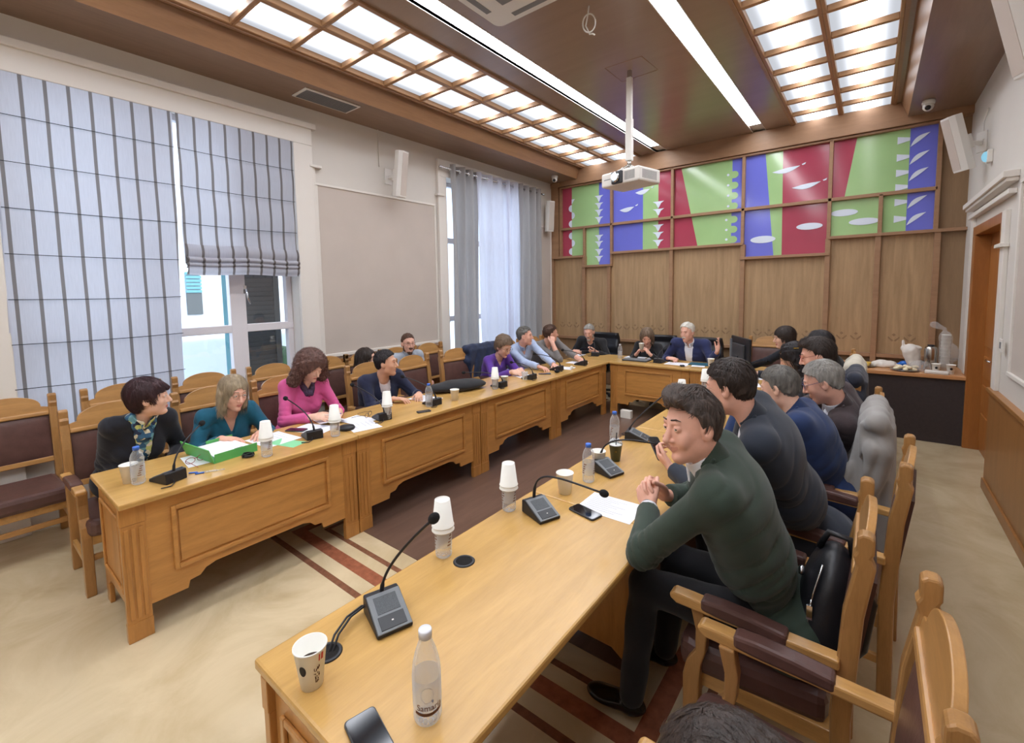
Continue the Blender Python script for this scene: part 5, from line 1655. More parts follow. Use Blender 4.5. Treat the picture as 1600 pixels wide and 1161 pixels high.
# --- left row, from the camera outwards
person('woman with short dark plum hair, black cardigan and floral scarf, turned to her neighbour', (-3.94, .72, .56), .12, (-3.63, .81, 1.125), 1.22, .02, .03,
       {1: H((-3.60, .90, .68), (.7, .3, 0)), -1: H((-3.60, .70, .66), (1, .2, 0), el=(-3.87, .61, .70))}, 'cardigan', 'cardigan_black', 'scarf_floral', hairs=('pixie', 'hair_plum'), fem=True, h=.0052, scarf=('scarf_floral', False), collar='scarf_floral', legs=False, width=.98, seed=1, vneck=.12)
person('woman with chin-length blonde-grey hair, thin glasses and a teal blouse', (-3.92, 1.30, .56), 0, (-3.62, 1.30, 1.062), .12, .22, -.06,
       {1: H((-3.46, 1.42, .785), (.8, -.5, 0)), -1: H((-3.50, 1.16, .785), (.8, .5, 0))}, 'blouse', 'teal_cloth', None, hairs=('bob', 'hair_blond_grey'), fem=True, h=.0052, glass=('glasses_wire', .021), legs=False, width=1.0, seed=2, vneck=.13, skin='skin_pink')
person('woman with big curly brown hair in a pink jumper, looking down at her papers', (-3.94, 1.88, .56), 0, (-3.64, 1.90, 1.175), .1, .5, .05,
       {1: H((-3.44, 2.02, .80), (.75, -.55, .0), (-.2, -.5, -.8), .6), -1: H((-3.46, 1.80, .80), (.75, .5, 0), (-.2, .5, -.8), .7)}, 'jumper', 'pink_cloth', None, hairs=('curly_long', 'hair_curly_brown'), fem=True, h=.0052, eyes_closed=True, scarf=('scarf_dark', False), legs=False, width=1.0, seed=3)
person('man with dark hair in a navy jacket over a striped shirt, looking along the table', (-3.96, 2.72, .56), -.1, (-3.70, 2.69, 1.085), .62, .02, 0,
       {1: H((-3.42, 2.85, .79), (.7, -.6, 0)), -1: H((-3.46, 2.58, .79), (.8, .4, 0))}, 'cardigan', 'navy_cloth', 'striped_shirt', hairs=('short', 'hair_black'), h=.006, legs=False, skin='skin_tan', seed=4, vneck=.14, width=1.05)
person('woman with long dark hair in a green top, seated behind against the wall', (-4.62, 3.10, .56), .1, (-4.44, 2.97, 1.03), .65, .05, 0,
       {}, 'jumper', 'green_cloth', None, 'jeans', ('long', 'hair_dark'), fem=True, h=.007, seed=5)
person('bearded man with glasses and a pale checked shirt, seated against the left wall', (-4.64, 3.68, .56), -.15, (-4.54, 3.64, 1.13), -.35, .05, 0,
       {}, 'shirt', 'check_shirt', None, 'jeans', ('crop', 'hair_brown'), h=.007, beardk=('beard', 'hair_brown'), glass=('glasses_dark', .020), skin='skin_pink', seed=6, collar='check_shirt')
person('woman with short curly grey-brown hair, glasses and a purple top, writing', (-3.98, 4.52, .56), -.15, (-3.64, 4.43, 1.065), -.15, .5, 0,
       {1: H((-3.36, 4.42, .80), (.7, -.7, 0), (-.2, -.4, -.8), .6), -1: H((-3.36, 4.24, .80), (.9, .3, -.1), (-.2, .5, -.8), .8)}, 'jumper', 'purple_cloth', None, hairs=('curly_short', 'hair_grey_brown'), fem=True, h=.0065, glass=('glasses_dark', .020), legs=False, width=1.0, S=1.07, seed=7, vneck=.08)
person('man with short dark hair in a light blue shirt, turned toward the back table', (-3.98, 5.10, .56), -.2, (-3.66, 4.91, 1.155), .38, .02, 0,
       {1: H((-3.20, 4.92, .80), (.7, -.6, 0), curl=.3), -1: H((-3.30, 4.74, .79), (.9, -.3, 0), curl=.4)}, 'shirt', 'light_blue_cloth', None, hairs=('short', 'hair_dark_grey'), h=.0068, legs=False, width=1.08, seed=8, vneck=.10, skin='skin_pink', collar='light_blue_cloth')
person('man in a grey shirt resting his cheek on his fist, looking away', (-4.00, 5.72, .56), -.2, (-3.70, 5.60, 1.13), .85, .05, .1,
       {1: H((-3.12, 5.50, .79), (.6, -.8, 0), curl=.4), -1: dict(p=(-3.58, 5.46, 1.01), d=V3(-.15, .35, .9), n=V3(-.5, .7, 0), curl=1.3, el=(-3.44, 5.42, .785))}, 'shirt', 'grey_cloth', None, hairs=('short', 'hair_brown'), h=.0072, legs=False, width=1.12, seed=9, short_sleeve=True, skin='skin_pink', glass=('glasses_dark', .02, 1))
# --- back table
person('man with short grey hair, grey beard and a black jacket, tapping on his phone', (-3.58, 6.78, .58), -PI / 2, (-3.54, 6.47, 1.085), -1.38, .38, 0,
       {1: H((-3.32, 6.30, .80), (-.6, -.5, .1), (-.5, .2, .6), .7), -1: H((-3.72, 6.30, .79), (.75, -.4, 0), (.3, .3, -.8), .6)}, 'cardigan', 'black_cloth', 'cardigan_black', hairs=('crop', 'hair_grey'), h=.0075, beardk=('beard', 'beard_grey'), skin='skin_pink', width=1.18, seed=10, vneck=.15, legs=False)
person('woman with straight grey-brown hair in black, holding a white cup under her chin', (-2.62, 6.78, .56), -PI / 2, (-2.56, 6.42, 1.065), -1.25, .55, 0,
       {1: H((-2.46, 6.28, .83), (-.5, -.2, .7), (-.8, .1, -.3), .8), -1: H((-2.66, 6.28, .82), (.5, -.2, .7), (.8, .1, -.3), .8)}, 'jumper', 'black_cloth', None, hairs=('bob', 'hair_grey_brown'), fem=True, h=.0075, skin='skin_pink', seed=11, legs=False)
person('white-haired man with a white moustache in a dark blue suit, speaking with one hand raised', (-1.97, 6.76, .58), -PI / 2, (-1.98, 6.40, 1.155), -1.80, .12, .03,
       {1: dict(p=(-1.56, 6.30, .93), d=V3(.25, -.15, .95), n=V3(-.8, -.6, .1), curl=.12, el=(-1.66, 6.42, .79), spread=.1, curls=(.05, .25, .4, .45)), -1: dict(p=(-2.19, 6.26, .80), d=V3(.9, -.2, 0), n=V3(0, .3, -.9), curl=1.1)},
       'jacket', 'blue_suit', 'shirt_white', hairs=('short', 'hair_white'), h=.0072, beardk=('moustache', 'hair_white'), skin='skin_pink', width=1.22, seed=12, vneck=.16, collar='shirt_white', legs=False, S=1.05)
# --- right row, far to near
person('woman in black with fringed dark bob and glasses, right end of back table', (-.44, 6.12, .56), PI + .1, (-.76, 5.92, 1.19), 3.62, .15, 0,
       {1: H((-1.00, 5.66, .80), (-.9, -.3, 0)), -1: H((-1.16, 6.02, .80), (-1, -.1, 0))}, 'jumper', 'cardigan_black', None, hairs=('fringe_bob', 'hair_dark'), fem=True, h=.0065, glass=('glasses_wire', .021), seed=13, legs=False)
person('woman with long straight dark hair, mostly hidden behind the other women on the right', (-.18, 5.42, .56), PI, (-.38, 5.14, 1.225), 2.95, .12, 0,
       {}, 'jumper', 'black_cloth', None, hairs=('long', 'hair_black'), fem=True, h=.0068, seed=14, legs=False)
person('woman with curly black hair and a golden hair clip, looking down', (-.24, 4.86, .56), PI, (-.53, 4.70, 1.14), 3.25, .5, 0,
       {}, 'jumper', 'cardigan_black', None, hairs=('wavy_long', 'hair_black'), fem=True, h=.0062, seed=15, legs=False)
person('man with thick brown hair and red glasses, bent over the right table', (-.10, 4.30, .56), PI, (-.31, 4.16, 1.235), 3.3, .3, 0,
       {}, 'jumper', 'navy_cloth', None, hairs=('side', 'hair_dark'), h=.006, glass=('glasses_red', .021), seed=16, S=1.08, legs=False, skin='skin_pink')
person('man with short grey hair, dark-rimmed glasses and a brown checked jacket, looking down', (-.04, 3.76, .56), PI, (-.225, 3.47, 1.16), 3.22, .42, 0,
       {1: H((-.62, 3.5, .80), (-1, .2, 0)), -1: H((-.62, 3.8, .80), (-1, 0, 0))}, 'jacket', 'plaid_brown', 'shirt_white', hairs=('short', 'hair_grey'), h=.0052, glass=('glasses_blue', .021), collar='shirt_white', seed=17, width=1.05, legs=False, skin='skin_pink', S=1.05)
person('man with wavy grey hair in a bright navy jacket, propping his forehead on his hand', (-.10, 3.16, .56), PI, (-.42, 3.14, 1.16), 2.95, .35, 0,
       {1: dict(p=(-.60, 3.02, 1.02), d=V3(.05, .15, .95), n=V3(.9, .3, 0), curl=.5, el=(-.66, 2.92, .80), thumb=.9), -1: H((-.66, 3.36, .80), (-1, -.3, 0), curl=.5)}, 'jacket', 'blue_jacket', 'shirt_white', hairs=('short', 'hair_dark_grey'), h=.005, seed=18, width=1.06, legs=False)
person('man with dark hair in a dark suit, elbows on the table, holding a phone', (-.14, 2.52, .57), PI + .1, (-.50, 2.25, 1.312), 3.02, .28, 0,
       {1: dict(p=(-.80, 2.34, .835), d=V3(-.8, .35, .35), n=V3(.2, .7, .6), curl=.75, el=(-.58, 2.20, .79)), -1: dict(p=(-.82, 2.60, .85), d=V3(-.75, -.35, .4), n=V3(.2, -.6, .5), curl=.7, el=(-.56, 2.72, .80))},
       'jacket', 'dark_suit', 'shirt_white', hairs=('short', 'hair_dark'), h=.0042, seed=19, width=1.08, skin='skin_pink', S=1.01, knees={1: (-.62, 2.40, .52), -1: (-.62, 2.66, .52)})
man = person('smiling man in a dark green suit with dark brushed-up hair, hands clasped on the table', (-.20, 1.86, .57), PI + .12, (-.50, 1.68, 1.268), 4.10, .08, .12,
       {1: dict(p=(-.722, 1.848, .835), d=V3(-.50, .50, .62), n=V3(.25, .75, -.40), size=1.06, curl=.95, el=(-.635, 1.57, .795), thumb=.5, curls=(.8, .9, 1.0, 1.05)), -1: dict(p=(-.705, 1.985, .84), d=V3(-.55, -.50, .60), n=V3(.25, -.78, -.35), size=1.06, curl=.95, el=(-.62, 2.16, .80), thumb=.4, curls=(.85, .9, .95, 1.0))},
       'jacket', 'green_suit', 'shirt_white', hairs=('quiff', 'hair_salted'), look=(.20, -.50, .06), h=.0035, seed=20, width=1.10, skin='skin_pink', smile=1, collar='shirt_white', brow_lift=.006, nose=1.08, jaw=1.05,
       knees={1: (-.70, 1.76, .54), -1: (-.66, 2.02, .54)}, feet={1: (-.72, 1.67, .10), -1: (-.70, 2.00, .10), 'dir': (-1, -.12, 0)}, vneck=.14)
person('person showing only the dark top of the head at the bottom edge', (-.08, .62, .56), PI, (-.10, .505, 1.165), 2.9, .1, 0,
       {}, 'jumper', 'black_cloth', None, hairs=('crop', 'hair_dark'), h=.0038, seed=21, legs=False)
# watches and cuffs
def band_ring(parent, c, ax, r, w, mname, name):
    ax = Vector(ax).normalized(); u = ax.orthogonal().normalized(); v = ax.cross(u); m = MB().use(mname)
    n = 24; rings = []
    for z, rr_ in ((-w, r), (-w, r + .003), (w, r + .003), (w, r)):
        rings.append([m.bm.verts.new(Vector(c) + ax * z + (u * math.cos(2*PI*k/n) + v * math.sin(2*PI*k/n)) * rr_) for k in range(n)])
    rings.append(rings[0])
    for a, b in zip(rings, rings[1:]):
        for k in range(n): m._face([a[k], a[(k+1) % n], b[(k+1) % n], b[k]], True)
    return m.build(name, None, parent)
P0 = man.location
dv = V3(-.725 + .635, 1.855 - 1.57, .04); wc = V3(-.722, 1.848, .835) - nrm(dv) * .022
band_ring(man, Vector(wc) - P0, dv, .035, .016, 'shirt_white', 'shirt_cuff')
wc = V3(-.722, 1.848, .835) + nrm(dv) * .002
band_ring(man, Vector(wc) - P0, dv, .030, .007, 'black_plastic', 'watch')
m2 = [o for o in D.objects if o.get('label', '').startswith('man with dark hair in a dark suit')][0]
dv = V3(-.80 + .58, .14, .045); wc = V3(-.80, 2.34, .835) - nrm(dv) * .03
band_ring(m2, Vector(wc) - m2.location, dv, .030, .010, 'steel', 'watch')
m2 = [o for o in D.objects if o.get('label', '').startswith('woman with curly black')][0]
for k, dy in enumerate((-.05, .04)):
    MB().use('gold').box(-.02, .02, -.005, .005, -.004, .004, Matrix.Translation(Vector((-.50, 4.66 + dy, 1.235)) - m2.location) @ Matrix.Rotation(.6, 4, 'Z')).build('hair_clip', None, m2)

# coats hung over chair backs and the backpack
def coat(x, y, mname, label, zt=1.09, zb=.35, w=.27, front=.55, dx=0.0, seed=0, cat='coat'):
    h = .011
    v = Vol((x - .30, y - w - .12, zb - .1), (x + .30, y + w + .12, zt + .1), h)
    xb = x + dx
    v.add(rc((xb, y - w * .95, zt - .055), (xb, y + w * .95, zt - .055), .054, .054))
    for s in (-1, 1):
        v.add(rc((xb, y + s * w * .5, zt - .06), (xb + .01, y + s * w * .98, zt - .20), .05, .048), .04)
        v.add(rc((xb + .01, y + s * w * .98, zt - .20), (xb - .03, y + s * w * .9, zb + .25), .045, .035), .04)
    def slab(cx, z0, z1, hw, th):
        c = V3(cx, y, (z0 + z1) / 2); r = (th, hw, (z1 - z0) / 2)
        def fn(P):
            q = np.abs(P - c.astype(f32)) - np.array(r, f32) * .86
            return np.sqrt((np.maximum(q, 0) ** 2).sum(-1)) + np.minimum(q.max(-1), 0) - .02
        return fn, c - np.array(r) - .03, c + np.array(r) + .03
    v.add(slab(xb + .035, zb, zt - .04, w, .026), .03)
    v.add(slab(xb - .035, zb + (1 - front) * .4, zt - .04, w * .95, .024), .03)
    for s in (-1, 1): v.add(rc((xb - .03, y + s * w * .5, zt - .2), (xb - .17, y + s * w * .7, zb + .25), .045, .035), .05)
    v.disp(lambda P: .013 * np.sin(P[..., 1] * 34 + 2.2 * np.sin(P[..., 2] * 5 + seed)) * np.clip((zt - P[..., 2]) * 2.2, 0, 1) + .020 * ((1 - np.abs(np.sin(P[..., 0] * 26 + P[..., 1] * 17 + 1.4 * np.sin(P[..., 2] * 5 + seed)))) ** 2 - .3) * np.clip((zt + .02 - P[..., 2]) * 4, 0, 1) + .002 * waves(P, 24, seed))
    o = to_obj('coat', [v.mesh()], (x, y, 0), [mname]); o.location = (x, y, 0)
    return tag(o, label, cat)
coat(.048, 3.26, 'coat_grey', 'long light grey coat hung over a chair back behind the man in the blue jacket', zt=1.11, zb=.30, w=.27)
coat(-.075, 4.42, 'coat_dark', 'dark blue-grey coat over a chair back beside the cream coat', zt=1.13, zb=.45, w=.25, seed=2)
coat(-.09, 4.98, 'coat_cream', 'cream coat over a chair back, its hem pointing toward the counter', zt=1.14, zb=.55, w=.27, seed=4)
coat(-4.11, 4.50, 'coat_navy', 'dark navy jacket hung over the chair of the woman in purple', zt=1.08, zb=.5, w=.30, seed=5, cat='jacket')
def backpack():
    c = V3(-.085, 1.88, .68); h = .005
    Fb = frame(PI, -.12)
    v = Vol(c - .3, c + .3, h)
    v.add(ell(c, (.085, .155, .20), Fb)); v.add(ell(c - V3(0, 0, .09), (.095, .165, .12), Fb), .05)
    v.disp(lambda P: .003 * waves(P, 26, 3))
    t = to_obj('backpack', [v.mesh()], (c[0], c[1], 0), ['leather_black']); t.location = (c[0], c[1], 0)
    tag(t, 'shiny black leather backpack with silver zips standing on the chair behind the green suit', 'backpack')
    o = Vector((c[0], c[1], 0))
    def q(a, b, d): return Vector(c + Fb[0] * a + Fb[1] * b + Fb[2] * d) - o
    # front faces away from the backrest; the near side (toward the camera) carries the zips
    m = MB().use('chrome')
    def side(a, d): return q(a, .158 * math.sqrt(max(.02, 1 - (a / .095) ** 2 - (d / .215) ** 2)) + .006, d)
    m.tube([side(.030 + .012 * math.sin(k / 9 * PI), .16 - .27 * k / 9) for k in range(10)], .0035, 6)
    for a_, d in ((.042, .02), (.036, -.085)):
        m.box(-.008, .008, -.004, .004, -.024, .024, Matrix.Translation(side(a_, d) + Vector((0, -.006, -.01))))
        m.tube([side(a_, d + .03), side(a_, d + .012) + Vector((0, -.006, 0))], .004, 6)
    m.build('zip', None, t)
    m = MB().use('leather_black')
    m.tube([q(-.05, .0, .17), q(-.03, 0, .235), q(.03, 0, .235), q(.05, 0, .17)], .011, 8)
    for s in (-1, 1): m.tube([q(-.06, s * .06, .16), q(-.115, s * .07, .08), q(-.115, s * .08, -.08), q(-.07, s * .10, -.16)], .014, 8)
    m.build('strap', None, t)
    m = MB().use('chrome').ball(q(.085, .055, .09), (.012, .02, .016)); m.build('buckle', None, t)
backpack()
# ================================================================ things on the tables
def text_obj(s, size, mname, name, parent, mtx, bend=None, font_scale=1.0):
    c = D.curves.new(name, 'FONT'); c.body = s; c.size = size; c.align_x = 'CENTER'; c.extrude = .00015
    tmp = D.objects.new(name + '_t', c); COL.objects.link(tmp)
    dg = bpy.context.evaluated_depsgraph_get(); me = D.meshes.new_from_object(tmp.evaluated_get(dg))
    D.objects.remove(tmp); 
    for v in me.vertices:
        p = v.co.copy()
        if bend: a = p.x / bend; r = bend + p.z; v.co = Vector((r * math.sin(a), -r * math.cos(a), p.y))
    me.materials.clear(); me.materials.append(M[mname])
    o = D.objects.new(name, me); COL.objects.link(o); o.parent = parent; o.matrix_local = mtx
    return o
def make_bottle(cap, style='ribbed', big=False):
    t = thing('water_bottle', '', 'bottle')
    r = .0325; hh = .205
    if style == 'ribbed':
        prof = [(.004, .002), (.024, .0), (.031, .006), (r, .015)]
        z = .02
        while z < .125:
            prof += [(r, z), (r - .0022, z + .005), (r, z + .010)]; z += .0145
        prof += [(r, .135), (.0315, .148), (.026, .168), (.017, .183), (.0135, .19), (.0135, .198)]
    else:
        prof = [(.004, .004), (.022, .0), (.031, .006), (.0335, .016), (.0325, .03), (.0335, .05), (.0335, .115), (.031, .14), (.025, .165), (.017, .188), (.0135, .2), (.0135, .208)]
        hh = .21
    MB().use('bottle_clear').lathe(prof, seg=28, caps=False).build('bottle_body', None, t, smooth=True)
    if style != 'ribbed':
        # moulded foot facets
        m = MB().use('bottle_clear')
        for k in range(10): m.ball((.02 * math.cos(k * .628), .02 * math.sin(k * .628), .008), (.006, .006, .007), 8, 6)
        m.build('foot', None, t)
    if cap:
        z = prof[-1][1] - .002
        MB().use(cap).lathe([(.0155, z - .006), (.0155, z + .010), (.0145, z + .0125), (.002, z + .013)], seg=24).build('bottle_cap', None, t, smooth=True)
    lb = MB().use('label_clear').lathe([(r + .0007, .045), (r + .0007, .112)], seg=28, caps=False); lo = lb.build('label', None, t, smooth=True)
    m = MB().use('label_brown')
    for k in range(5):
        z = .052 + k * .012
        for a0 in (-2.3, -.3, 1.7):
            aa = [a0 + i * .13 + .1 * k for i in range(5 - k % 2)]
            for a, b in zip(aa, aa[1:]):
                rr_ = r + .0013
                vs = [m.bm.verts.new((rr_ * math.cos(x), rr_ * math.sin(x), zz)) for x, zz in ((a, z), (b, z + .002), (b, z + .007), (a, z + .005))]
                m._face(vs)
    m.build('print', None, lo)
    return t
def make_cup(mname='cup_paper', hh=.092, r0=.026, r1=.037):
    t = MB().use(mname).lathe([(.002, .003), (r0, .003), (r0, 0), (r0 + .0004, 0), (r1, hh - .003), (r1 + .002, hh - .002), (r1 + .002, hh), (r1 - .0008, hh), (r0 - .001, .006), (.001, .006)], seg=28, caps=False).build('paper_cup', None, None, smooth=True)
    tag(t, '', 'cup'); return t
bottle_blue = make_bottle('blue_cap'); bottle_open = make_bottle(None); bottle_clearcap = make_bottle('clear_cap')
cup = make_cup()
GB = 'small water bottles on the tables'; GC = 'white paper cups on the tables'
def put(proto, x, y, label, z=ZT + .0005, rot=0, group=None, flip=False, s=1.0):
    o = place(proto, USED, (x, y, z), rot, label, group)
    if flip: o.rotation_euler = (PI, 0, rot)
    if s != 1: o.scale = (s, s, s)
    return o
# upturned paper cups stacked on open bottles: (x, y, scale, where)
def capped(x, y, s, where, top=True):
    put(bottle_open, x, y, 'clear water bottle topped by upturned paper cups, ' + where, s=s, group=GB)
    zb = ZT + .112 * s
    put(cup, x, y, 'upturned white paper cup, upper of two, on the bottle ' + where, z=zb + .126 * s, flip=True, s=1.06 * s, group=GC)
    put(cup, x, y, 'upturned white paper cup, lower of two, on the bottle ' + where, z=zb + .100 * s, flip=True, s=1.08 * s, group=GC)
def capped2(x, y, where):
    put(bottle_open, x, y, 'clear water bottle under upturned paper cups, ' + where, group=GB)
    put(cup, x, y, 'upturned paper cup, outer of two, on bottle ' + where, z=ZT + .228, flip=True, s=1.12, group=GC)
    o = put(cup, x, y, 'upturned paper cup, inner of two, on bottle ' + where, z=ZT + .212, flip=True, s=1.13, group=GC)
for x, y, wq in ((-2.985, 1.24, 'beside the green folder'), (-3.0, 1.72, 'in front of the woman in pink'), (-3.05, 2.21, 'in front of the man in navy'), (-3.06, 3.57, 'beside the black bag'),
                 (-1.275, 1.16, 'by the empty grommet on the right'), (-1.30, 1.60, 'behind the second right microphone'), (-1.27, 3.98, 'far down the right row'), (-1.25, 4.62, 'farthest down the right row')):
    capped2(x, y, wq)
put(bottle_blue, -3.135, .625, 'blue-capped water bottle at the near end of the left row', group=GB)
put(bottle_blue, -3.08, 2.68, 'blue-capped water bottle near the navy-jacketed man', group=GB)
put(bottle_blue, -1.155, 2.10, 'blue-capped water bottle beside the third microphone of the right row', group=GB)
put(bottle_blue, -1.32, 2.76, 'blue-capped water bottle behind the dark green coffee cup', group=GB)
put(bottle_clearcap, -2.88, 6.20, 'small water bottle with a pale cap at the corner of the back table', group=GB)
put(cup, -3.20, .60, 'white paper cup beside the bottle at the near end of the left row', group=GC)
put(cup, -3.06, 2.98, 'white paper cup beside the microphone left of the black bag', group=GC)
put(cup, -3.10, 3.78, 'white paper cup in front of the woman in purple', group=GC, s=1.05)
put(cup, -1.185, 1.91, 'white paper cup beside the smartphone on the right row', group=GC, s=1.15)
put(cup, -1.20, 2.30, 'white paper cup between bottle and green coffee cup', group=GC, s=1.1)
put(cup, -1.60, 6.16, 'white paper cup in front of the white-haired man', group=GC)
o = make_cup('bottle_clear'); o.name = 'drinking_glass'; o.location = (-3.09, 4.13, ZT + .0005); tag(o, 'clear plastic cup between the woman in purple and the man in light blue', 'cup')
# cup held by the woman in black
o = make_cup(); o.location = (-2.56, 6.22, .90); tag(o, 'white paper cup held by the woman in black', 'cup')

# big bottle in the foreground
bb = make_bottle('clear_cap', 'smooth')
bb.location = (-.808, .668, ZT + .0005); bb.scale = (1.04, 1.04, 1.04); bb.rotation_euler = (0, 0, .9); tag(bb, 'clear water bottle with a pale cap and brown-banded label, nearest the camera', 'bottle')
lab = [c for c in kids(bb) if c.name.startswith('label')][0]
for c in kids(lab): D.objects.remove(c)
ba = math.atan2(-.668, .808) - .9      # toward the camera, in the bottle's own turn
Rz = Matrix.Rotation(ba + PI / 2 + .15, 4, 'Z')
text_obj('Samaria', .020, 'label_brown', 'lettering', lab, Rz @ Matrix.Translation((0, 0, .047)), bend=.0342)
m = MB().use('label_brown'); 
for k in range(16):
    a, b = ba - .9 + .12 * k, ba - .9 + .12 * (k + 1)
    dz = lambda x: .0035 * ((x - ba) / .9) ** 2
    rr_ = .0343
    m._face([m.bm.verts.new((rr_ * math.cos(q), rr_ * math.sin(q), z)) for q, z in ((a, .034 + dz(a)), (b, .034 + dz(b)), (b, .0415 + dz(b)), (a, .0415 + dz(a)))])
m.build('band', None, lab)
m = MB().use('paper_ink')
for k in range(7):
    m.tube([(.0344 * math.cos(ba + u), .0344 * math.sin(ba + u), .084 + .018 * math.sin(w_) ) for u, w_ in [(.42 * math.cos(k * .9 + i * .28), k * .9 + i * .28) for i in range(4)]], .0004, 4)
m.ball((.0345 * math.cos(ba + .35), .0345 * math.sin(ba + .35), .068), (.003, .003, .002), 8, 6)
m.build('drawing', None, lab)

# printed coffee cup
t = thing('coffee_cup', 'printed white paper coffee cup, half full, at the near end of the right row', 'cup', (-1.125, .545, ZT + .0005))
MB().use('cup_paper').lathe([(.002, .003), (.027, .003), (.027, 0), (.0274, 0), (.0405, .106), (.0428, .107), (.0428, .1105), (.0398, .1105), (.026, .006), (.001, .006)], seg=36, caps=False).build('cup_body', None, t, smooth=True)
MB().use('coffee').lathe([(.0335, .062), (.001, .062)], seg=30, caps=False).build('coffee', None, t)
m = MB().use('ink_brown')
ca = math.atan2(-.545, 1.125)
def on_cup(a, z): r_ = .0274 + (.0405 - .0274) * z / .106 + .0005; return (r_ * math.cos(a), r_ * math.sin(a), z)
def patch(m, a0, a1, z0, z1):
    m._face([m.bm.verts.new(on_cup(a, z)) for a, z in ((a0, z0), (a1, z0), (a1, z1), (a0, z1))])
# little brown figures scattered around the seam
random.seed(3)
for k in range(30):
    a = ca + .15 + random.uniform(0, .42); z = random.uniform(.022, .066)
    w_ = random.uniform(.04, .09); patch(m, a, a + w_, z, z + random.uniform(.002, .007))
m.build('print', None, t)
m = MB().use('ink_black')
c0 = ca - .62
m._face([m.bm.verts.new(on_cup(c0 + .26 * math.cos(q), .064 + .015 * math.sin(q))) for q in [2 * PI * k / 18 for k in range(18)]])
m.build('round_badge', None, t)
m = MB().use('ink_red'); patch(m, ca + .5, ca + .86, .082, .101); m.build('red_flag', None, t)

# dark green coffee cup with lid and straw
t = thing('iced_coffee_cup', 'dark green coffee cup with a clear domed lid and black straw', 'cup', (-1.17, 2.46, ZT + .0005))
MB().use('cup_green').lathe([(.002, .002), (.026, .0), (.0385, .10), (.040, .10), (.0375, .1), (.025, .004)], seg=30, caps=False).build('cup_body', None, t, smooth=True)
MB().use('bottle_clear').lathe([(.041, .098), (.0415, .106), (.037, .118), (.022, .134), (.010, .137)], seg=30, caps=False).build('lid', None, t, smooth=True)
MB().use('cup_paper').lathe([(.037, .096), (.001, .099)], seg=24, caps=False).build('milk_foam', None, t)
MB().use('black_plastic').tube([(0, 0, .05), (.012, -.01, .175)], .0032).build('straw', None, t)
text_obj('H', .016, 'gold', 'letter', t, Matrix.Rotation(math.atan2(-2.46, 1.17) + PI / 2, 4, 'Z') @ Matrix.Translation((0, 0, .06)), bend=.0355)

# microphones ---------------------------------------------------------------
def microphone(x, y, ang, head, label, bend=.25, arch=None, cable=True):
    """conference unit: local +x is the low front edge toward the speaker"""
    t = thing('conference_microphone', label, 'microphone', (x, y, ZT + .0005), ang, 'gooseneck conference microphones')
    m = MB().use('black_plastic')
    m.prism([(-.075, 0), (.075, 0), (.078, .012), (-.045, .062), (-.072, .06)], 'y', -.056, .056)
    m.build('base', None, t, bevel=.005)
    sl = Matrix.Translation((0, 0, 0)) @ Matrix.Translation((.0165, 0, .0385)) @ Matrix.Rotation(math.atan2(.05, .123), 4, 'Y')
    MB().use('grey_plastic').box(-.066, .066, -.053, .053, -.002, .0025, sl).build('faceplate', None, t, bevel=.002)
    MB().use('mesh_grille').box(-.052, .006, -.036, .036, .002, .0035, sl).build('speaker_grille', None, t)
    m = MB().use('dark_plastic').box(.014, .058, -.040, .040, .002, .0045, sl); m.build('button', None, t, bevel=.001)
    MB().use('white_plastic').box(.034, .038, -.003, .003, .0045, .0052, sl).build('lamp', None, t)
    inv = Matrix.Rotation(-ang, 3, 'Z')
    hd = inv @ (Vector(head) - Vector((x, y, ZT)))
    b = Vector((-.052, 0, .058)); pts = []
    c1 = b + Vector((0, 0, bend)) if arch is None else inv @ (Vector(arch) - Vector((x, y, ZT)))
    for k in range(17):
        u = k / 16
        if arch is None: p = b * (1 - u) ** 2 + c1 * 2 * u * (1 - u) + hd * u * u
        else: p = b * (1 - u) ** 3 + (b + Vector((0, 0, bend))) * 3 * u * (1 - u) ** 2 + c1 * 3 * u * u * (1 - u) + hd * u ** 3
        pts.append(p)
    MB().use('black_plastic').tube(pts, [.0075] * 3 + [.0045] * 14, 8).build('gooseneck', None, t)
    d = (pts[-1] - pts[-3]).normalized()
    q = d.to_track_quat('Z', 'Y').to_matrix().to_4x4()
    MB().use('foam_black').ball(hd + d * .006, (.0165, .0165, .021), 16, 12, q.to_3x3().to_4x4()).build('windscreen', None, t)
    if cable:
        m = MB().use('black_plastic').tube([(-.07, .02, .02), (-.10, .03, .008), (-.12, .06, .006), (-.10, .10, .006)], .0032, 6); m.build('cable', None, t)
    return t
MC = 'gooseneck microphone on a black base, '
mm = microphone(-1.165, .815, -.32, (-1.035, .90, 1.08), MC + 'nearest the camera, its cable running into the grommet', bend=.09, cable=False)
m = MB().use('black_plastic')
for k, o_ in enumerate((0, .008)):
    inv = Matrix.Rotation(.32, 3, 'Z')
    pts = [inv @ (Vector(p) + Vector((o_, o_, 0)) - Vector((-1.165, .815, ZT))) for p in ((-1.235, .81, ZT + .02), (-1.255, .78, ZT + .022), (-1.24, .72, ZT + .028), (-1.21, .66, ZT + .022), (-1.19, .63, ZT - .0), (-1.188, .628, ZT - .03))]
    m.tube(pts, .0035, 8)
m.build('cable', None, mm)
microphone(-1.155, 1.65, -.35, (-.865, 1.695, .915), MC + 'bending low toward the green-suited man', bend=.15, arch=(-1.10, 1.64, .96))
microphone(-1.13, 2.27, -.30, (-.90, 2.42, .915), MC + 'third along the right row, between bottle and clasped hands', bend=.13, arch=(-1.06, 2.30, .96))
microphone(-1.22, 2.90, .2, (-1.085, 3.03, 1.05), MC + 'fourth along the right row, beside the raised phone', bend=.05)
microphone(-1.05, 5.72, .6, (-.93, 5.98, .90), MC + 'in front of the woman with the dark fringe', bend=.1)
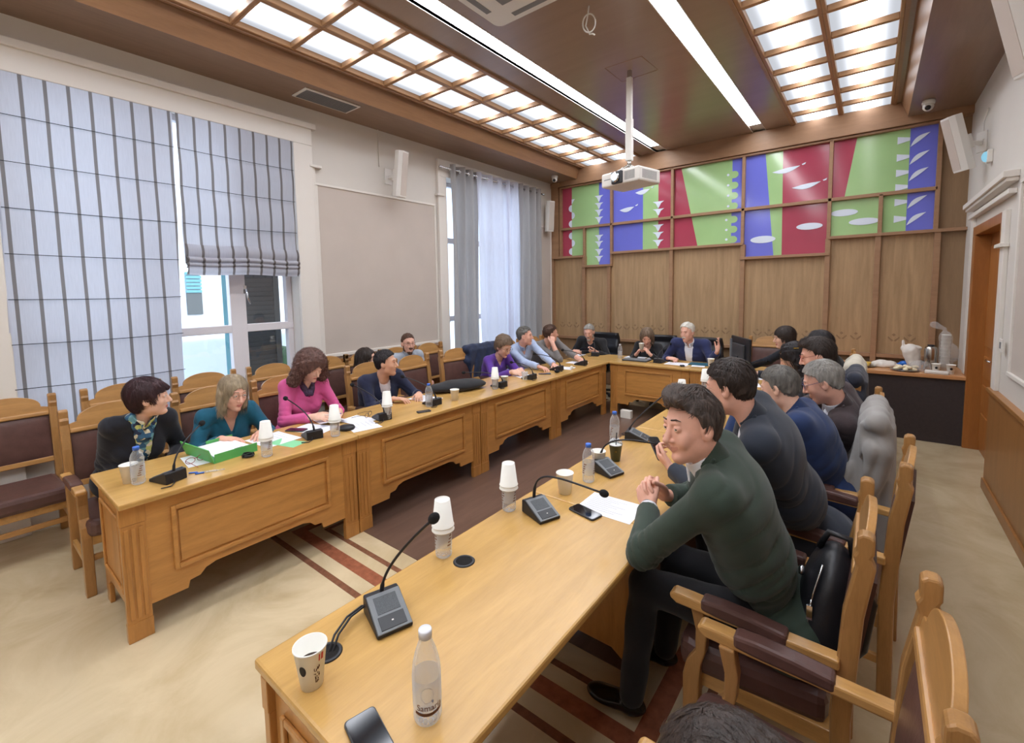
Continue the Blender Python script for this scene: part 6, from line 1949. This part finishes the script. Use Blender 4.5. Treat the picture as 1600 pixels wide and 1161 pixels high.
for x, y, a, hd, q in ((-3.06, .74, PI + .3, (-3.17, .95, 1.0), 'at the near end of the left row'), (-3.12, 1.61, PI - .2, (-3.40, 1.57, 1.0), 'in front of the woman in pink'), (-3.10, 2.19, PI - .2, (-3.42, 2.14, 1.0), 'in front of the man in navy'),
                       (-3.12, 2.75, PI, (-3.36, 2.62, 1.0), 'beside the blue-capped bottle and empty chair'), (-3.10, 3.68, PI, (-3.34, 3.40, .92), 'behind the bottle beside the black bag'), (-3.08, 4.20, PI + .1, (-3.30, 4.16, .93), 'in front of the woman in purple'),
                       (-3.12, 4.85, PI, (-3.28, 4.60, .98), 'in front of the man in light blue'), (-3.07, 5.38, PI, (-3.24, 5.20, .96), 'in front of the man in grey'), (-3.30, 6.24, PI / 2 + .3, (-3.42, 6.40, .95), 'by the bearded man in black'), (-2.26, 6.12, PI / 2 - .1, (-2.22, 6.42, .98), 'in front of the white-haired man')):
    microphone(x, y, a, hd, MC + q, bend=.12)
# phones
def phone(x, y, ang, label, z=ZT + .0005, tilt=None, L=.15, W_=.072):
    t = thing('smartphone', label, 'phone', (x, y, z), ang, 'smartphones')
    m = MB().use('dark_plastic'); pts = []
    r = .011
    for cx, cy, a in ((L/2 - r, W_/2 - r, 0), (-L/2 + r, W_/2 - r, PI/2), (-L/2 + r, -W_/2 + r, PI), (L/2 - r, -W_/2 + r, 1.5*PI)): pts += arc(5, a, a + PI/2, r, (cx, cy))
    m.prism(pts, 'z', 0, .0085); m.build('case', None, t, bevel=.002)
    m = MB().use('phone_glass').prism([(p[0] * .955, p[1] * .92) for p in pts], 'z', .0084, .0092); m.build('screen', None, t)
    if tilt: t.rotation_euler = tilt
    return t
phone(-.868, .548, -.24, 'black smartphone lying at the near end of the right row', L=.155, W_=.076)
phone(-1.0, 1.785, -.22, 'black smartphone in front of the green-suited man')
phone(-2.98, 2.53, 1.2, 'small dark phone beside the microphone near the blue-capped bottle', L=.12, W_=.055)
phone(-3.37, 1.62, .5, 'dark phone half under the papers of the woman in pink')
phone(-3.10, 4.55, .6, 'dark phone beside the microphone of the man in light blue')
phone(-3.25, 5.02, .3, 'dark phone on the left row near the man in grey')
phone(-.93, 2.50, 2.4, 'black smartphone held upright by the man in the dark suit', z=.86, tilt=(.2, -.75, 2.5))
phone(-3.46, 6.18, 0, 'grey smartphone held by the bearded man in black', z=.84, tilt=(.5, 0, .2), L=.14)
# papers
def paper(x, y, ang, label, w=.21, l=.297, z=ZT + .0006, mname='paper', lines=0, curl=0.0, name='paper_sheet'):
    m = MB().use(mname)
    def fn(u, v): return ((u - .5) * l, (v - .5) * w, .0008 + curl * (u ** 3) + .0006 * math.sin(u * 5 + v * 3))
    m.sheet(fn, 10, 6)
    if lines:
        m.use('paper_ink')
        for k in range(lines):
            yy = w * .40 - k * w * .8 / lines
            ln_ = l * (.35 + .4 * ((k * 37) % 10) / 10)
            a = [m.bm.verts.new((px_, py_, .0024 + .0006)) for px_, py_ in ((-l * .42, yy), (-l * .42 + ln_, yy), (-l * .42 + ln_, yy - .0016), (-l * .42, yy - .0016))]
            m._face(a[::-1])
    o = m.build(name, None, None, (x, y, z), (0, 0, ang), smooth=False)
    return tag(o, label, 'paper')
paper(-.93, 1.905, .02, 'printed white sheet beside the smartphone of the green-suited man', .2, .27, lines=9)
paper(-3.30, 1.42, .1, 'white sheet between the green folder and the woman in pink', .25, .30, lines=6)
paper(-3.14, 1.44, .3, 'pale green sheet under the white papers beside a bottle', .12, .24, z=ZT + .0001, mname='green_paper')
paper(-3.30, 1.72, .35, 'white sheet lying under the microphone of the woman in pink', lines=4)
paper(-3.38, 1.90, -.2, 'lifted white sheet under the hands of the woman in pink', .19, .26, z=ZT + .003, curl=.03)
paper(-3.05, 1.98, -.25, 'white sheet reaching the table edge behind a capped bottle', .22, .24, lines=5)
paper(-3.22, 2.05, .15, 'second white sheet overlapping the one at the table edge', .2, .26, z=ZT + .002)
paper(-3.34, 2.86, .1, 'white sheet between microphone and empty chairs', .2, .28, lines=5)
paper(-3.28, .98, -.1, 'sheet under the red glasses at the near end of the left row', .2, .24)
paper(-3.22, 4.30, -.3, 'white sheet under the hand of the woman in purple', .2, .25, lines=4)
paper(-3.12, 5.04, .2, 'white sheet near the man in grey', .2, .24)
paper(-3.20, 5.50, .0, 'white sheets at the far end of the left row', .2, .26)
paper(-2.72, 6.38, 0, 'white sheet in front of the woman in black', .2, .3, lines=4)
paper(-2.40, 6.40, .1, 'white sheet beside the microphone on the back table', .2, .28)
paper(-2.02, 6.14, 0, 'bluish white papers in front of the white-haired man', .24, .30, lines=6)
paper(-1.74, 6.10, .2, 'small white sheet beside a paper cup on the back table', .12, .16)
paper(-.98, 5.68, .3, 'large white sheet at the right end of the back table', .28, .36)
paper(-1.02, 5.20, .3, 'white sheet below the monitor on the right row', .21, .3)
paper(-3.60, 6.16, .1, 'white sheet by the bearded man in black', .2, .26)
o = MB().use('teal_book').box(-.13, .13, -.09, .09, 0, .012).build('book', None, None, (-1.76, 6.24, ZT + .0005), (0, 0, .05), bevel=.002); tag(o, 'flat teal book in front of the white-haired man', 'book')
# green folder, open, with papers
t = thing('lever_arch_folder', 'open green folder full of white papers in front of the woman in teal', 'folder', (-3.30, 1.10, ZT + .0005), .12)
m = MB().use('green_folder')
m.box(-.18, .17, -.13, .13, 0, .003)
m.box(.165, .169, -.13, .13, 0, .055, Matrix.Rotation(0, 4, 'Y'))
m.box(-.18, -.176, -.02, .15, 0, .05)
m.prism([(-.13, 0), (-.135, .0), (-.165, .09), (-.16, .092)], 'x', -.19, .17)
m.build('cover', None, t)
m = MB().use('paper')
for k in range(10): m.box(-.165 + .002 * (k % 3), .155 + .002 * (k % 2), -.115 + .003 * (k % 4), .12, .004 + k * .0028, .0062 + k * .0028)
m.build('paper_stack', None, t)
MB().use('black_plastic').box(.10, .125, .02, .07, .033, .036).build('clip', None, t)
# spectacles
def specs(x, y, ang, mname, label):
    t = thing('spectacles', label, 'glasses', (x, y, ZT + .003), ang)
    m = MB().use(mname)
    for s in (-1, 1):
        m.tube([(.004 * math.cos(a), s * .034 + .026 * math.cos(a), .019 + .018 * math.sin(a)) for a in [2*PI*k/18 for k in range(18)]], .0018, 6, True)
        m.tube([(0, s * .062, .026), (-.06, s * .066, .022), (-.12, s * .062, .006)], .0017, 6)
    m.tube([(0, -.009, .024), (.003, 0, .027), (0, .009, .024)], .0018, 6)
    m.build('frame', None, t)
    m = MB().use('pane')
    for s in (-1, 1): m._face([m.bm.verts.new((0, s * .034 + .025 * math.cos(a), .019 + .017 * math.sin(a))) for a in [2*PI*k/18 for k in range(18)]])
    m.build('lenses', None, t)
specs(-3.24, .93, PI + .25, 'glasses_red', 'red-rimmed spectacles lying on a sheet at the near end of the left row')
specs(-3.24, 2.16, .6, 'glasses_dark', 'dark-rimmed spectacles lying open in front of the man in navy')
def pen(x, y, ang, mname, label, z=ZT + .0045):
    t = thing('pen', label, 'pen', (x, y, z), ang, 'pens')
    MB().use('bottle_clear').tube([(-.07, 0, 0), (.045, 0, 0)], .0038, 8).build('barrel', None, t)
    MB().use(mname).tube([(.03, 0, 0), (.075, 0, 0)], .0044, 8).build('pen_cap', None, t)
pen(-3.02, .90, -2.2, 'blue_cap', 'blue-capped ballpoint at the near edge of the left row, upper of two')
pen(-2.99, .925, -2.0, 'blue_cap', 'blue-capped ballpoint at the near edge of the left row, lower of two')
pen(-3.27, 1.30, .8, 'ink_black', 'black-tipped pen lying on the white sheet beside the green folder', z=ZT + .008)
pen(-3.36, 1.90, 1.0, 'purple_cloth', 'pen with a purple cap by the hands of the woman in pink', z=ZT + .06)
# cable coils and dark flat things
def coil(x, y, label, r=.03):
    m = MB().use('black_plastic')
    for k in range(4): m.tube([(x + (r + .004 * math.sin(k)) * math.cos(a) * 1.25, y + (r - .002 * k) * math.sin(a), ZT + .006 + .004 * k) for a in [2*PI*i/20 for i in range(20)]], .0035, 6, True)
    m.box(x - .008, x + .008, y - .035, y + .035, ZT + .002, ZT + .02)
    for v in m.bm.verts: v.co -= Vector((x, y, ZT))
    o = m.build('cable', None, None, (x, y, ZT)); return tag(o, label, 'cable')
coil(-3.08, 1.165, 'bundled black cable beside the green folder')
coil(-1.90, 5.96, 'small black clip bundle at the front of the back table', .02)
m = MB().use('black_plastic').lathe([(.001, 0), (.055, 0), (.062, .012), (.055, .026), (.001, .030)], seg=28)
o = m.build('speaker_puck', None, None, (-3.08, 1.86, ZT + .0005), smooth=True); tag(o, 'round black speaker puck behind the capped bottle near the woman in pink', 'speaker')
# black bag
c = V3(-3.36, 3.30, ZT + .045)
v = Vol(c - .45, c + .45, .01)
Fg = frame(1.15)
v.add(ell(c, (.33, .15, .05), Fg)); v.add(ell(c + V3(.02, .05, .01), (.22, .13, .052), Fg), .03)
v.disp(lambda P: .005 * waves(P, 18, 6)); v.cut(lambda P: (ZT + .001) - P[..., 2])
o = to_obj('laptop_bag', [v.mesh()], tuple(c), ['black_cloth']); o.location = tuple(c); tag(o, 'soft black fabric bag lying flat on the left row before two empty chairs', 'bag')
# tablet, monitor, camera-like bundle, can
t = thing('laptop', 'closed dark flat laptop on the back table before the woman in black', 'laptop', (-2.58, 6.12, ZT + .0005), .03)
MB().use('dark_plastic').box(-.19, .17, -.10, .11, 0, .018).build('body', None, t, bevel=.006)
MB().use('grey_plastic').box(-.185, .165, -.095, .105, .018, .020).build('lid', None, t, bevel=.002)
t = thing('computer_monitor', 'black computer monitor seen from behind on the back table', 'monitor', (-1.20, 5.98, ZT), -1.0)
MB().use('black_plastic').box(-.27, .27, -.03, .0, .09, .42).build('panel', None, t, bevel=.01)
MB().use('dark_plastic').box(-.17, .17, -.06, -.03, .14, .34).build('rear_cover', None, t, bevel=.01)
MB().use('phone_glass').box(-.255, .255, 0, .003, .105, .405).build('screen', None, t)
m = MB().use('dark_plastic'); m.box(-.04, .04, -.07, -.03, .0, .2).box(-.13, .13, -.13, .07, 0, .012); m.build('stand', None, t, bevel=.004)
MB().use('grey_plastic').box(-.262, -.235, -.05, .0, .05, .38).build('side_speaker', None, t, bevel=.004)
t = thing('handbag', 'small black bag with a pale zip beside the monitor', 'bag', (-1.47, 6.03, ZT))
c = V3(-1.47, 6.03, ZT + .045); v = Vol(c - .2, c + .2, .007); v.add(ell(c, (.11, .06, .05))); v.disp(lambda P: .005 * waves(P, 50, 2)); v.cut(lambda P: (ZT + .001) - P[..., 2])
to_obj('body', [v.mesh()], (-1.47, 6.03, ZT), ['leather_black'], t)
MB().use('chrome').tube([(-.11, -.02, .05), (-.06, -.05, .085), (.02, -.055, .09), (.08, -.04, .08)], .004).build('zip', None, t)
t = thing('paper_carton', 'white carton with blue print standing beside the monitor', 'carton', (-1.30, 5.96, ZT + .0005), .3)
MB().use('white_plastic').box(-.035, .035, -.03, .03, 0, .155).build('carton_body', None, t, bevel=.005)
m = MB().use('glass_blue').box(-.012, .012, -.031, -.0305, .105, .125).ball((0, -.0305, .05), (.02, .001, .018), 10, 8); m.build('print', None, t)
m = MB().use('foam_black'); 
o = m.ball((0, 0, .02), (.035, .025, .02)).build('keys', None, None, (-3.02, 4.70, ZT), smooth=True); tag(o, 'small dark pouch beside the microphone of the man in light blue', 'pouch')
o = MB().use('cup_paper').lathe([(.001, 0), (.018, 0), (.02, .03), (.012, .04), (.001, .041)], seg=16).build('crumpled_tissue', None, None, (-3.0, 5.02, ZT + .0005), smooth=True); tag(o, 'small crumpled white tissue at the edge of the left row', 'tissue')

# ---------------------------------------------------------------- refreshments on the side counter
zc = .7705
def at(x, y): return (x, y, zc)
t = thing('thermos_flask', 'tall stainless steel thermos flask on the side counter', 'flask', at(.56, 7.08))
MB().use('steel').lathe([(.055, 0), (.058, .01), (.058, .25), (.05, .275), (.03, .285), (.001, .287)], seg=28).build('flask_body', None, t, smooth=True)
MB().use('black_plastic').lathe([(.03, .283), (.032, .30), (.001, .302)], seg=20).build('lid', None, t)
v = Vol((-.0, 6.8, zc - .02), (.9, 7.6, zc + .45), .009)
c = V3(.40, 7.12, zc)
v.add(rc(c + V3(.03, 0, .02), c + V3(-.01, 0, .21), .060, .082)); v.add(rc(c + V3(-.08, 0, .24), c + V3(.07, 0, .25), .022, .022), .03); v.add(rc(c + V3(-.075, 0, .25), c + V3(-.085, 0, .33), .012, .012), .01)
v.disp(lambda P: .012 * waves(P, 46, 4, 6)); v.cut(lambda P: zc + .001 - P[..., 2])
o = to_obj('plastic_bag', [v.mesh()], tuple(c), ['trim_white']); o.location = tuple(c); tag(o, 'crumpled white carrier bag standing beside the steel thermos', 'bag')
v = Vol((.5, 6.7, zc - .02), (.85, 7.4, zc + .75), .008)
c = V3(.685, 7.05, zc)
v.add(rc(c + V3(0, 0, .08), c + V3(-.01, 0, .40), .058, .056)); v.add(rc(c + V3(-.01, 0, .40), c + V3(-.02, 0, .49), .05, .012), .02); v.add(rc(c + V3(-.02, 0, .49), c + V3(-.11, 0, .535), .016, .04), .015)
v.add(ell(c + V3(.06, 0, .22), (.05, .05, .10)), .03)
v.disp(lambda P: .005 * waves(P, 50, 4, 6)); v.cut(lambda P: zc + .001 - P[..., 2])
sleeve = to_obj('cup_sleeve_bag', [v.mesh()], tuple(c), ['bag_clear']); sleeve.location = tuple(c); tag(sleeve, 'tied clear bag around a tall stack of printed paper cups', 'bag')
for k in range(9):
    o = put(cup, .68, 7.05, 'printed paper cup in the tall stack inside the clear bag, number %s from below' % ('one two three four five six seven eight nine'.split()[k]), z=zc + .002 + k * .040 if k < 8 else zc + .002 + 8 * .040, s=1.12, group='paper cups stacked in the clear bag')
    o.name = 'stacked_cup'
def printed_cup(x, y, label):
    t = thing('printed_cup', label, 'cup', at(x, y), 0, 'printed cups on the side counter')
    MB().use('cup_paper').lathe([(.027, 0), (.040, .10), (.042, .10), (.042, .104), (.038, .104), (.026, .004)], seg=24, caps=False).build('cup_body', None, t, smooth=True)
    m = MB().use('ink_black'); a0 = -2.0
    m.prism([(.012 * math.cos(q) , .06 + .013 * math.sin(q)) for q in [2*PI*k/14 for k in range(14)]], 'y', -.0375, -.0365); m.build('print', None, t)
printed_cup(.72, 6.92, 'printed white cup at the front of the tall cup stack')
printed_cup(.60, 6.94, 'printed white cup in front of the thermos')
m = MB().use('trim_white').box(-.1, .1, -.05, .05, 0, .035); o = m.build('napkin_pack', None, None, at(.60, 6.85), (0, 0, -.1), bevel=.01); tag(o, 'flat white napkin pack at the front of the side counter', 'napkins')
m = MB().use('bag_blue').ball((0, 0, .04), (.055, .05, .04)).box(-.14, 0, -.03, .03, .03, .045); o = m.build('blue_package', None, None, at(.34, 7.2), smooth=True); tag(o, 'crumpled blue package beside the carrier bag', 'package')
def plate(x, y, r, label):
    t = thing('plate', label, 'plate', at(x, y)); MB().use('steel').lathe([(.001, .002), (r * .7, .002), (r, .012), (r + .004, .014), (r, .016), (r * .68, .006), (.001, .006)], seg=32).build('dish', None, t, smooth=True); return t
plate(.33, 6.93, .13, 'steel tray heaped with pale pastries on the side counter')
rnd = random.Random(9)
for k in range(12):
    a, rr_ = k * 2.4, .03 + .075 * ((k * .37) % 1)
    o = MB().use('food_cream').ball((0, 0, 0), (.036, .026, .018), 12, 8).build('pastry', None, None, (.33 + rr_ * math.cos(a), 6.93 + rr_ * math.sin(a) * .8, zc + .026 + .022 * (k > 6)), (0, 0, a)); tag(o, 'one of the small pale pastries heaped on the steel tray', 'pastry', 'pale pastries on the tray')
plate(-.04, 7.04, .11, 'plate of yellow pastries at the left of the side counter')
for k in range(9):
    a = k * 2.4; rr_ = .02 + .07 * ((k * .41) % 1)
    o = MB().use('food_yellow').ball((0, 0, 0), (.034, .026, .018), 12, 8).build('yellow_pastry', None, None, (-.04 + rr_ * math.cos(a), 7.04 + rr_ * math.sin(a) * .8, zc + .026 + .018 * (k > 5)), (0, 0, a)); tag(o, 'one of the small yellow pastries on the counter plate', 'pastry', 'yellow pastries on the plate')
v = Vol((-.1, 6.9, zc - .02), (.5, 7.5, zc + .2), .009); c = V3(.15, 7.12, zc)
v.add(ell(c + V3(0, 0, .03), (.13, .08, .055))); v.disp(lambda P: .009 * waves(P, 50, 7, 6)); v.cut(lambda P: zc + .001 - P[..., 2])
o = to_obj('foil_wrap', [v.mesh()], tuple(c), ['trim_white']); o.location = tuple(c); tag(o, 'crumpled white wrapping behind the yellow pastries', 'wrapping')
c = V3(.47, 6.98, zc); v = Vol(c - .2, c + .2, .009)
v.add(ell(c + V3(0, 0, .05), (.10, .08, .075))); v.disp(lambda P: .008 * waves(P, 50, 8, 6)); v.cut(lambda P: zc + .001 - P[..., 2])
o = to_obj('clear_bag', [v.mesh()], tuple(c), ['bag_clear']); o.location = tuple(c); tag(o, 'clear crumpled food bag between the tray and the thermos', 'bag')
# prototypes never placed would linger: remove
for pr in (armchair, sidechair, cp, bottle_blue, bottle_open, bottle_clearcap, cup):
    if not USED.get(pr.name_full):
        pass
